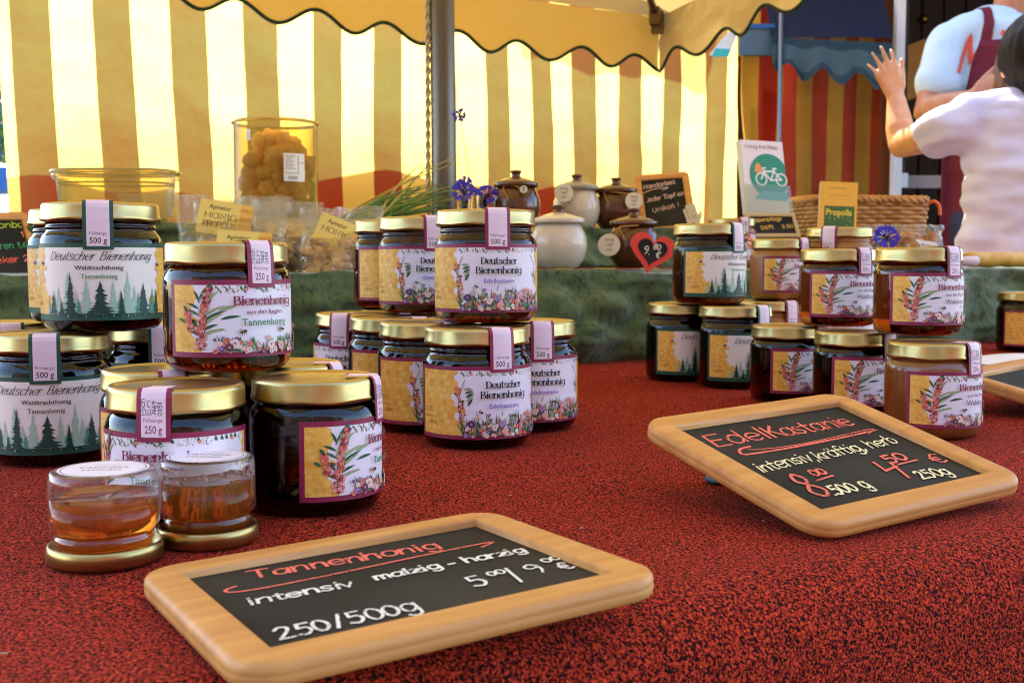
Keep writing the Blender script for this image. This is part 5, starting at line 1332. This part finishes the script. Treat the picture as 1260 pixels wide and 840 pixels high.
DARKW = noise_mat('dark_stained_wood', (34, 22, 16), (54, 34, 22), 4, .6, detail=4, stretch=(12, 12, 1), bump=.2)
tr = thing('market_trailer', 'dark open market trailer with metal counter rail behind the two people', 'trailer', (2.2, 4.6, 0)); tb = Vector(tr.location)
def tl(mb, n, m, **k): mb.v = [tuple(Vector(p) - tb) for p in mb.v]; return mb.build(n, m, tr, **k)
mb = MB(); mb.box((2.45, 5.62, 1.45), (2.1, .05, 2.3)); tl(mb, 'back_wall', DARKW)
for x in (1.42, 3.52): mb = MB(); mb.box((x, 4.9, 1.45), (.04, 1.4, 2.3)); tl(mb, 'side_wall', DARKW)
mb = MB(); mb.box((2.25, 4.5, 2.64), (2.7, 2.3, .06)); tl(mb, 'roof', pmat('white_roof_paint', (210, 208, 204), .6))  # unseen overhang lengthened to the left and front to shade the man
mb = MB(); mb.box((2.45, 4.9, .36), (2.1, 1.4, .08)); tl(mb, 'floor', DARKW)
mb = MB(); mb.box((2.45, 4.18, .70), (2.1, .03, .66)); tl(mb, 'front_panel', pmat('black_panel', (26, 24, 26), .5))
zr = W(1130, 224, 4.14).z
mb = MB(); mb.box((2.35, 4.14, zr), (1.95, .03, .045)); cr = tl(mb, 'counter_rail', pmat('brushed_aluminium', (164, 168, 176), .3, .9))
mb = MB(); mb.box((xp(1106, 4.12), 4.12, zr + .004), (.034, .03, .05)); o = tl(mb, 'rail_end', pmat('white_plastic', (236, 236, 238), .4)); 
mb = MB(); mb.box((xp(1098.5, 4.1), 4.1, 1.75), (.030, .04, 1.75)); tl(mb, 'corner_post', pmat('white_powder_coat', (232, 230, 226), .4))
mb = MB()
for i in range(14): mb.box((1.5 + i * .105, 5.585, 1.45), (.09, .015, 2.25))
tl(mb, 'cladding', DARKW)
p = W(1137, 24, 5.55); mb = MB(); mb.ball(p, .022); tl(mb, 'hook_knob', pmat('brass', (176, 130, 60), .3, 1))
P = [W(1104, 62, 4.7), W(1138, 48, 4.75), W(1138, 116, 4.75), W(1104, 128, 4.7)]
mb = MB(); mb.add([tuple(v) for v in P] + [tuple(v + Vector((.01, .02, 0))) for v in P], [(3, 2, 1, 0), (4, 5, 6, 7), (0, 1, 5, 4), (1, 2, 6, 5), (2, 3, 7, 6), (3, 0, 4, 7)])
tagged(mb.build('cardboard_sheet', pmat('tan_cardboard', (176, 120, 44), .8)), 'tan cardboard sheet standing in the trailer between white post and apron man', 'cardboard')
mb = MB(); mb.box((1.9, 3.72, .13), (1.5, .7, .26)); tagged(mb.build('wooden_platform', DARKW), 'low dark wooden platform under the man in the maroon apron', 'platform')

# ------------------------------------------------------------------ people
SKIN_A = noise_mat('tanned_skin', (196, 132, 92), (180, 112, 76), 30, .5, Subsurface_Weight=.08); SKIN_B = noise_mat('warm_skin', (222, 160, 112), (208, 140, 92), 30, .5, Subsurface_Weight=.08)
HAIR = noise_mat('dark_hair', (12, 9, 8), (28, 20, 16), 60, .7, stretch=(8, 8, 1), bump=.8, Specular_IOR_Level=.25)
for m in ('tanned_skin', 'warm_skin'): MATS[m].node_tree.nodes['Principled BSDF'].inputs['Subsurface Radius'].default_value = (.01, .004, .002)
def chain(mb, pts, n=7):
    """pts: (point, radius or 3 radii) joints; a row of overlapping balls between them"""
    for (a, ra), (b, rb) in zip(pts, pts[1:]):
        for i in range(n + 1):
            t = i / n; f = lambda r: Vector((r, r, r)) if not isinstance(r, (tuple, list)) else Vector(r)
            mb.ball(Vector(a).lerp(Vector(b), t), f(ra).lerp(f(rb), t), seg=14, rings=10)
def blend(mb, name, mat, voxel, smooth=4, parent=None, wrinkle=None):
    o = mb.build(name, mat, parent)
    m = o.modifiers.new('r', 'REMESH'); m.mode = 'VOXEL'; m.voxel_size = voxel; m.use_smooth_shade = True
    m = o.modifiers.new('s', 'SMOOTH'); m.iterations = smooth; m.factor = .5
    dg = bpy.context.evaluated_depsgraph_get(); dg.update()
    me = bpy.data.meshes.new_from_object(o.evaluated_get(dg)); o.modifiers.clear(); o.data = me
    if wrinkle:
        amp, fr, st = wrinkle; ns = [v.normal.copy() for v in me.vertices]
        for v, nv in zip(me.vertices, ns):
            q = Vector((v.co.x * st[0], v.co.y * st[1], v.co.z * st[2])) * fr
            v.co += nv * amp * (noise.noise(q) + .5 * noise.noise(q * 2.1) - .2 * abs(noise.noise(q * .7)))
    me.polygons.foreach_set('use_smooth', [True] * len(me.polygons))
    if not me.materials: me.materials.append(mat)
    return o
def add_hand(mb, wrist, d, side, palm, spread=.12, curl=(.1, .1, .1, .1), k=1.0, thumb=.7):
    """d: along the fingers; side: towards the little finger; palm: palm normal"""
    w = Vector(wrist); d = Vector(d).normalized(); side = Vector(side); side = (side - d * side.dot(d)).normalized(); n = Vector(palm); n = (n - d * n.dot(d) - side * n.dot(side)).normalized()
    L = (.062, .072, .068, .052); R = (.0088, .0090, .0086, .0076)
    for i in range(4):
        o = (i - 1.5) * .0195 * k; kn = w + d * (.088 - .006 * abs(i - 1.2)) * k + side * o
        chain(mb, [(w + side * o * .55 + d * .008, .0165 * k), (kn, .0125 * k)], 6)
        a = (i - 1.3) * spread; dd = (d * cos(a) + side * sin(a)).normalized(); p = kn; ang = 0; pts = [(p, R[i] * 1.08 * k)]
        for s_, f in enumerate((.45, .31, .24)):
            ang += curl[i] * (1, 1.2, .8)[s_]; q = dd * cos(ang) + n * sin(ang); p = p + q * L[i] * f * k * 1.05; pts.append((p, R[i] * (1 - .08 * (s_ + 1)) * k))
        chain(mb, pts, 5)
    b = w + d * .022 * k - side * .026 * k; td = (d * .75 - side * thumb + n * .25).normalized()
    p1 = b + td * .034 * k; p2 = p1 + (td + d * .3).normalized() * .028 * k; p3 = p2 + (td + d * .45).normalized() * .022 * k
    chain(mb, [(b, .0165 * k), (p1, .0125 * k), (p2, .0105 * k), (p3, .0085 * k)], 5)
def head(mb, c, r, face):
    c = Vector(c); f = Vector(face).normalized(); s = Vector((-f.y, f.x, 0)); U = Vector((0, 0, 1))
    Q = Matrix((s, f, U)).transposed()
    mb.ball(c + U * r * .12, (r * .80, r * .97, r * .92), Q, 20, 14); mb.ball(c + f * r * .22 - U * r * .45, (r * .60, r * .66, r * .66), Q, 16, 12); mb.ball(c + f * r * .52 - U * r * .92, (r * .34, r * .26, r * .22), Q)
    chain(mb, [(c + f * r * .86 + U * r * .18, r * .09), (c + f * r * 1.06 - U * r * .18, r * .14)], 4)
    for e in (-1, 1):
        mb.ball(c + s * e * r * .80 - U * r * .1 - f * r * .05, (r * .10, r * .20, r * .28), Q); mb.ball(c + f * r * .86 - U * r * .22 + s * e * r * .10, r * .10); mb.ball(c + f * r * .80 + U * r * .30 + s * e * r * .3, (r * .24, r * .12, r * .08), Q)
    mb.ball(c + f * r * .80 - U * r * .55, (r * .28, r * .14, r * .09), Q)
def eyes(parent, c, r, face):
    c = Vector(c); f = Vector(face).normalized(); s = Vector((-f.y, f.x, 0)); mb = MB()
    for e in (-1, 1): mb.ball(c + f * r * .84 + Vector((0, 0, r * .14)) + s * e * r * .3, r * .11)
    return mb.build('eyes', pmat('eye_brown', (50, 34, 26), .2), parent)

# the woman with raised arm, seen from behind
wy = 2.72; wx = xp(1266, wy)
def wz(y, Y=wy): return CZ + (318 - y) / F * Y
sh = W(1166, 158, wy); el = W(1110, 178, wy + .20); wr = W(1102, 117, wy + .26); hc = Vector((xp(1268, wy), wy - .01, wz(82)))
mb = MB()
head(mb, hc, .098, (.25, 1, -.05))
chain(mb, [(hc + Vector((-.005, 0, -.07)), .052), ((wx, wy, wz(126)), .056)], 5)
chain(mb, [((wx, wy, wz(150)), (.16, .085, .06)), ((wx, wy, wz(215)), (.155, .095, .07)), ((wx, wy, wz(290)), (.135, .09, .07)), ((wx, wy, .90), (.165, .11, .08)), ((wx, wy, .80), (.165, .115, .09))], 6)
chain(mb, [(sh, .046), (sh.lerp(el, .5), .041), (el, .034), (el.lerp(wr, .3), .036), (el.lerp(wr, .7), .028), (wr, .0215)], 7)
add_hand(mb, wr, W(1082, 62, wy + .25) - wr, (-1, 0, .12), (0, 1, .1), .16, (.22, .12, .16, .26), .80, .45)
e2_ = Vector((wx + .22, wy + .16, wz(215))); w2 = Vector((wx + .10, wy + .34, wz(190)))
chain(mb, [((wx + .18, wy, wz(158)), .046), (e2_, .037), (w2, .024)], 8); add_hand(mb, w2, (-.5, .8, .2), (0, .2, -1), (-1, -.4, 0), .05, (.5, .5, .5, .5), .92)
for s_ in (-1, 1): chain(mb, [((wx + s_ * .085, wy, .80), .088), ((wx + s_ * .09, wy + .02, .45), .056), ((wx + s_ * .09, wy - .02, .09), .037), ((wx + s_ * .09, wy - .02, .045), .038), ((wx + s_ * .095, wy + .11, .032), .03)], 10)
wo = blend(mb, 'person', SKIN_B, .0048, 4); tagged(wo, 'person seen from behind in a pale lilac t-shirt, waving with the raised left arm', 'person')
PINK = noise_mat('pale_lilac_cotton', (214, 212, 244), (224, 222, 250), 20, .9)
mb = MB()
for k in range(40):
    t_ = k / 39; y = 142 + (345 - 142) * t_; rx = .178 - .012 * sin(t_ * pi) + .012 * max(0, t_ - .6); mb.ball((wx, wy, wz(y)), (rx, .108 + .012 * t_, .045), seg=28, rings=12)
for s_ in (-1, 1): chain(mb, [((wx + s_ * .05, wy, wz(134)), (.07, .07, .04)), ((wx + s_ * .16, wy, wz(150)), (.062, .066, .056))], 6)
chain(mb, [(W(1192, 156, wy), .062), (sh, .060), (sh.lerp(el, .20), .0565)], 7)
chain(mb, [((wx + .18, wy, wz(158)), .062), (Vector((wx + .18, wy, wz(158))).lerp(e2_, .5), .058)], 7)
blend(mb, 'shirt', PINK, .007, 5, wo, (.020, 7, (1.2, .6, 2.2)))
mb = MB()
mb.ball(hc + Vector((-.005, -.018, .018)), (.094, .108, .104), seg=24, rings=16); mb.ball(hc + Vector((-.01, -.06, -.03)), (.070, .06, .065)); lump(mb, hc + Vector((-.012, -.10, .06)), .05, 2, .2)
blend(mb, 'hair', HAIR, .006, 2, wo, (.006, 30, (1, 1, .4))); eyes(wo, hc, .098, (.25, 1, 0))
mb = MB(); chain(mb, [((wx, wy, .93), (.172, .118, .05)), ((wx, wy, .82), (.178, .125, .07))], 5)
for s_ in (-1, 1): chain(mb, [((wx + s_ * .085, wy, .80), .097), ((wx + s_ * .09, wy + .02, .45), .068), ((wx + s_ * .09, wy - .02, .12), .055)], 9)
blend(mb, 'trousers', pmat('dark_denim', (44, 52, 76), .85), .009, 4, wo, (.006, 14, (1, 1, 1)))

# the man in the maroon apron, facing us
my = 3.48; mx = xp(1238, my)
def mz(y, Y=my): return CZ + (318 - y) / F * Y
hc2 = Vector((mx + .01, my - .03, mz(-62)))
msh = W(1168, 56, my); mel = W(1142, 138, my - .06); mwr = W(1200, 122, my - .24)
mb = MB(); head(mb, hc2, .104, (-.2, -1, -.15)); chain(mb, [(hc2 + Vector((0, .02, -.07)), .058), ((mx, my + .01, mz(22)), .064)], 6)
chain(mb, [((mx, my, mz(52)), (.15, .09, .05)), ((mx, my, mz(110)), (.155, .10, .08)), ((mx, my, mz(190)), (.165, .12, .09)), ((mx, my, 1.16), (.17, .12, .09))], 7)
chain(mb, [(msh, .056), (msh.lerp(mel, .55), .050), (mel, .042), (mel.lerp(mwr, .35), .043), (mwr, .028)], 8)
add_hand(mb, mwr, W(1228, 108, my - .28) - mwr, (0, -.25, -1), (.1, 1, .1), .05, (.28, .32, .36, .4), 1.05, .6)
mel2 = Vector((mx + .26, my - .06, mz(140))); mwr2 = Vector((mx + .12, my - .26, mz(118)))
chain(mb, [((mx + .20, my, mz(52)), .056), (mel2, .042), (mwr2, .028)], 9); add_hand(mb, mwr2, (-.9, -.1, .2), (0, -.25, -1), (0, 1, 0), .05, (.3, .34, .38, .42), 1.05)
for s_ in (-1, 1): chain(mb, [((mx + s_ * .09, my, 1.10), .092), ((mx + s_ * .1, my - .02, .72), .062), ((mx + s_ * .1, my + .02, .345), .040), ((mx + s_ * .1, my - .1, .295), .034)], 10)
mo = blend(mb, 'person', SKIN_A, .0055, 4); tagged(mo, 'person facing us in pale blue t-shirt and maroon apron, holding a phone', 'person')
BLUEC = noise_mat('pale_blue_cotton', (196, 216, 226), (206, 224, 232), 20, .85)
mb = MB()
for k in range(40):
    t_ = k / 39; y = 44 + (250 - 44) * t_; mb.ball((mx, my, mz(y)), (.178 + .012 * sin(t_ * pi), .112 + .025 * sin(t_ * pi), .045), seg=28, rings=12)
for s_ in (-1, 1): chain(mb, [((mx + s_ * .055, my + .01, mz(29)), (.075, .085, .045)), ((mx + s_ * .155, my, mz(50)), (.066, .074, .058))], 6)
chain(mb, [(msh, .068), (msh + (mel - msh) * .58, .070)], 7); chain(mb, [((mx + .20, my, mz(52)), .078), (Vector((mx + .20, my, mz(52))).lerp(mel2, .6), .078)], 7)
ms = blend(mb, 'shirt', BLUEC, .008, 5, mo, (.012, 8, (1, .6, 1)))
mb = MB(); mb.ball(hc2 + Vector((0, .02, .035)), (.092, .112, .092), seg=24, rings=16); blend(mb, 'hair', HAIR, .006, 2, mo, (.005, 30, (1, 1, 1))); eyes(mo, hc2, .104, (-.2, -1, -.1))
mb = MB(); chain(mb, [((mx, my, 1.22), (.178, .13, .05)), ((mx, my, 1.12), (.18, .13, .07))], 5)
for s_ in (-1, 1): chain(mb, [((mx + s_ * .09, my, 1.10), .100), ((mx + s_ * .1, my - .02, .72), .074), ((mx + s_ * .1, my + .02, .38), .060)], 9)
blend(mb, 'trousers', MATS['dark_denim'], .009, 4, mo)
bvh = BVHTree.FromPolygons([v.co.copy() for v in ms.data.vertices], [list(p.vertices) for p in ms.data.polygons])
def on_shirt(x, z, off):
    h = bvh.ray_cast(Vector((x, my - 1, z)), Vector((0, 1, 0))); y = h[0].y if h[0] else my
    return Vector((x, y - off, z))
APR = noise_mat('maroon_apron_cloth', (112, 14, 36), (100, 10, 30), 30, .8, bump=.1)
def apron(u, v):
    z = mz(62) + (1.0 - mz(62)) * v; hw = .125 + .075 * min(1, v * 2.0); x = mx - .012 + (u * 2 - 1) * hw
    p = on_shirt(x, max(z, mz(235)), .007); p.z = z; return p
mb = MB(); mb.grid(apron, 30, 40); o = mb.build('apron', APR, mo); m = o.modifiers.new('t', 'SOLIDIFY'); m.thickness = .003
for s_ in (-1, 1):
    mb = MB()
    def strap(u, v):
        x = mx - .012 + s_ * (.112 - .018 * v) + (u - .5) * .026; z = mz(64) + (mz(18) - mz(64)) * v; return on_shirt(x, z, .006)
    mb.grid(strap, 3, 14); s2 = mb.build('strap', APR, mo)
CORAL = pmat('coral_print', (238, 96, 72), .8); mb = MB()
def shirt_text(txt, x0, z0, w, size, wv, seed):
    st, ww = pen_text(txt, size, .35, 1, .03, seed); k = w / ww; rr = .10
    for pts, sg in st:
        P = []
        for a, b in zip(pts, pts[1:]):
            nn = max(1, int(hypot(b[0] - a[0], b[1] - a[1]) / .006)); P += [(a[0] + (b[0] - a[0]) * i / nn, a[1] + (b[1] - a[1]) * i / nn) for i in range(nn)]
        P.append(pts[-1])
        for q in stroke_poly(P, wv, wv * .7):
            mb.add([on_shirt(x0 + a * k, z0 + b + a * k * rr, .0035) for a, b in q], [(0, 1, 2, 3)])
shirt_text('Miami', xp(1174, my - .12), mz(90, my - .12), .27, .100, .015, 3)
mb.build('printed_lettering', CORAL, mo)
ph = W(1229, 98, my - .30); R = Matrix.Rotation(.15, 3, 'Y')
t = thing('mobile_phone', 'slim bronze edged phone held upright in the hand of the person in the apron', 'phone', ph)
mb = MB(); mb.box((0, 0, 0), (.010, .07, .145), 0, R); mb.build('phone_body', pmat('bronze_phone', (130, 96, 70), .3, .6), t); mb = MB(); mb.box(R @ Vector((.0062, 0, 0)), (.002, .064, .136), 0, R); mb.build('screen', pmat('black_glass', (10, 10, 12), .1), t)

# ------------------------------------------------------------------ far left gap: house, shrub, van
t = thing('apartment_building', 'pale building with turquoise slatted shutters far behind at the left edge', 'building', (-8.2, 16, 0))
mb = MB(); mb.box((0, 1, 4), (6, 2, 8)); mb.build('wall', noise_mat('pale_render', (206, 200, 190), (190, 184, 172), 4, .9), t)
SH = pmat('turquoise_shutter', (20, 120, 140), .5)
for i in range(3):
    for k in range(2):
        f_ = MB(); x, z = -1.6 + i * 1.6 + .75, 2.2 + k * 2.6
        for q in range(14): f_.box((x, -.04, z + q * .15), (1.3, .03, .10), 0, Matrix.Rotation(.5, 3, 'X'))
        f_.build('shutter', SH, t)
mb = MB(); mb.box((0, 1, 8.1), (6.5, 2.5, .25)); mb.build('roof', pmat('grey_roof', (90, 86, 84), .8), t)
def leafy(name, label, cat, c, r, n, seed):
    t = thing(name, label, cat, (c[0], c[1], 0)); rn = random.Random(seed); mb = MB()
    for i in range(n):
        d = Vector((rn.gauss(0, 1), rn.gauss(0, 1), rn.gauss(0, 1))).normalized() * (rn.random() ** .4); q = 1 + .35 * noise.noise(d * 2.3 + Vector((seed, 0, 0)))
        p = Vector((d.x * r[0] * q, d.y * r[1] * q, c[2] + d.z * r[2] * q)); s_ = rn.uniform(.03, .07); a = Matrix.Rotation(rn.uniform(0, 6), 3, Vector((rn.gauss(0, 1), rn.gauss(0, 1), rn.gauss(0, 1))))
        mb.add([p + a @ Vector(v) * s_ for v in ((-1, 0, 0), (0, -.45, .1), (1, 0, 0), (0, .45, .1))], [(0, 1, 2, 3)], rn.randrange(2))
    mb.build('foliage', [pmat('leaf_green', (74, 112, 40), .6), pmat('leaf_dark_green', (42, 74, 28), .6)], t)
    mb = MB(); mb.tube([(0, 0, 0), (.03, 0, c[2] * .6), (0, .02, c[2])], [.06, .05, .03], 8); mb.build('stem', pmat('bark', (90, 70, 52), .9), t)
leafy('shrub', 'green leafy shrub in front of the building at the far left edge', 'shrub', (-4.55, 9.4, 1.85), (.7, .6, .55), 1500, 5)
t = thing('delivery_van', 'white delivery van parked below the shrub at the far left edge', 'van', (-4.6, 8.3, 0))
mb = MB(); side = [(-1.9, .35), (1.9, .35), (2.0, .7), (1.9, 1.0), (1.35, 1.1), (.95, 1.62), (.7, 1.72), (-1.85, 1.72), (-1.95, 1.4)]
Mv = Matrix(((1, 0, 0, 0), (0, 0, 1, 0), (0, 1, 0, 0), (0, 0, 0, 1)))
mb.prism(side, -.8, .8, 0, Mv); mb.build('body', pmat('white_van_paint', (236, 238, 240), .3), t)
for x in (-1.25, 1.25):
    for s_ in (-1, 1):
        mb = MB(); mb.lathe([(0, -.09), (.30, -.09), (.33, -.06), (.33, .06), (.30, .09), (0, .09)], 28); mb.v = [(a + x, c_ + s_ * .76, b + .33) for a, b, c_ in mb.v]; w_ = mb.build('wheel', pmat('tyre', (24, 24, 24), .8), t)
for s_ in (-1, 1):
    mb = MB(); mb.prism([(.2, 1.12), (1.2, 1.12), (.88, 1.56), (.2, 1.56)], s_ * .801 - .004, s_ * .801 + .004, 0, Mv); mb.build('window', pmat('dark_glass', (20, 26, 32), .1), t)
b_ = W(-6, 258, 6.0)
t = thing('blue_crate', 'blue plastic crate on thin dark legs just left of the striped wall', 'crate', (b_.x, 6.0, 0)); mb = MB(); zc = W(0, 235, 6).z
mb.box((0, 0, zc), (.5, .35, .02)); mb.box((-.245, 0, zc + .06), (.01, .35, .1)); mb.box((.245, 0, zc + .06), (.01, .35, .1)); mb.box((0, -.17, zc + .06), (.48, .01, .1)); mb.box((0, .17, zc + .06), (.48, .01, .1)); mb.build('crate_body', pmat('blue_crate_plastic', (40, 110, 190), .5), t)
for sx in (-1, 1):
    for sy in (-1, 1): mb = MB(); mb.tube([(sx * .22, sy * .15, 0), (sx * .18, sy * .13, zc - .01)], .012, 8); mb.build('leg', MATS['dark_board'], t)

# ------------------------------------------------------------------ houses across the square, behind the camera: the jars and lids mirror them
for i, (x, w, h, c, lab) in enumerate(((-17, 11, 11.5, (130, 108, 84), 'ochre house across the square on the left, behind the viewer'), (-5, 12, 10.0, (96, 88, 82), 'grey house across the square in the middle, behind the viewer'), (8, 13, 11.0, (110, 70, 54), 'brick red house across the square, behind the viewer'), (21, 12, 10.5, (130, 118, 98), 'cream house across the square on the right, behind the viewer'))):
    t = thing('town_house', lab, 'house', (x, -16, 0), 0, 'houses behind the viewer')
    mb = MB(); mb.box((0, -3, h / 2), (w - .2, 6, h)); mb.build('wall', pmat('render_%s' % ['ochre', 'grey', 'brick', 'cream'][i], c, .9), t)
    mb = MB(); mb.prism([(-w / 2, h), (w / 2, h), (w / 2, h + .3), (0, h + 2.6), (-w / 2, h + .3)], -6.2, .2, 0, Mv); mb.build('roof', pmat('roof_tile', (92, 56, 44), .8), t)
    for r_ in range(3):
        for k in range(4):
            mb = MB(); mb.box((-w * .36 + k * w * .24, .02, 1.6 + r_ * 2.7), (1.1, .08, 1.5)); mb.build('window', pmat('dark_glass', (20, 26, 32), .1), t)
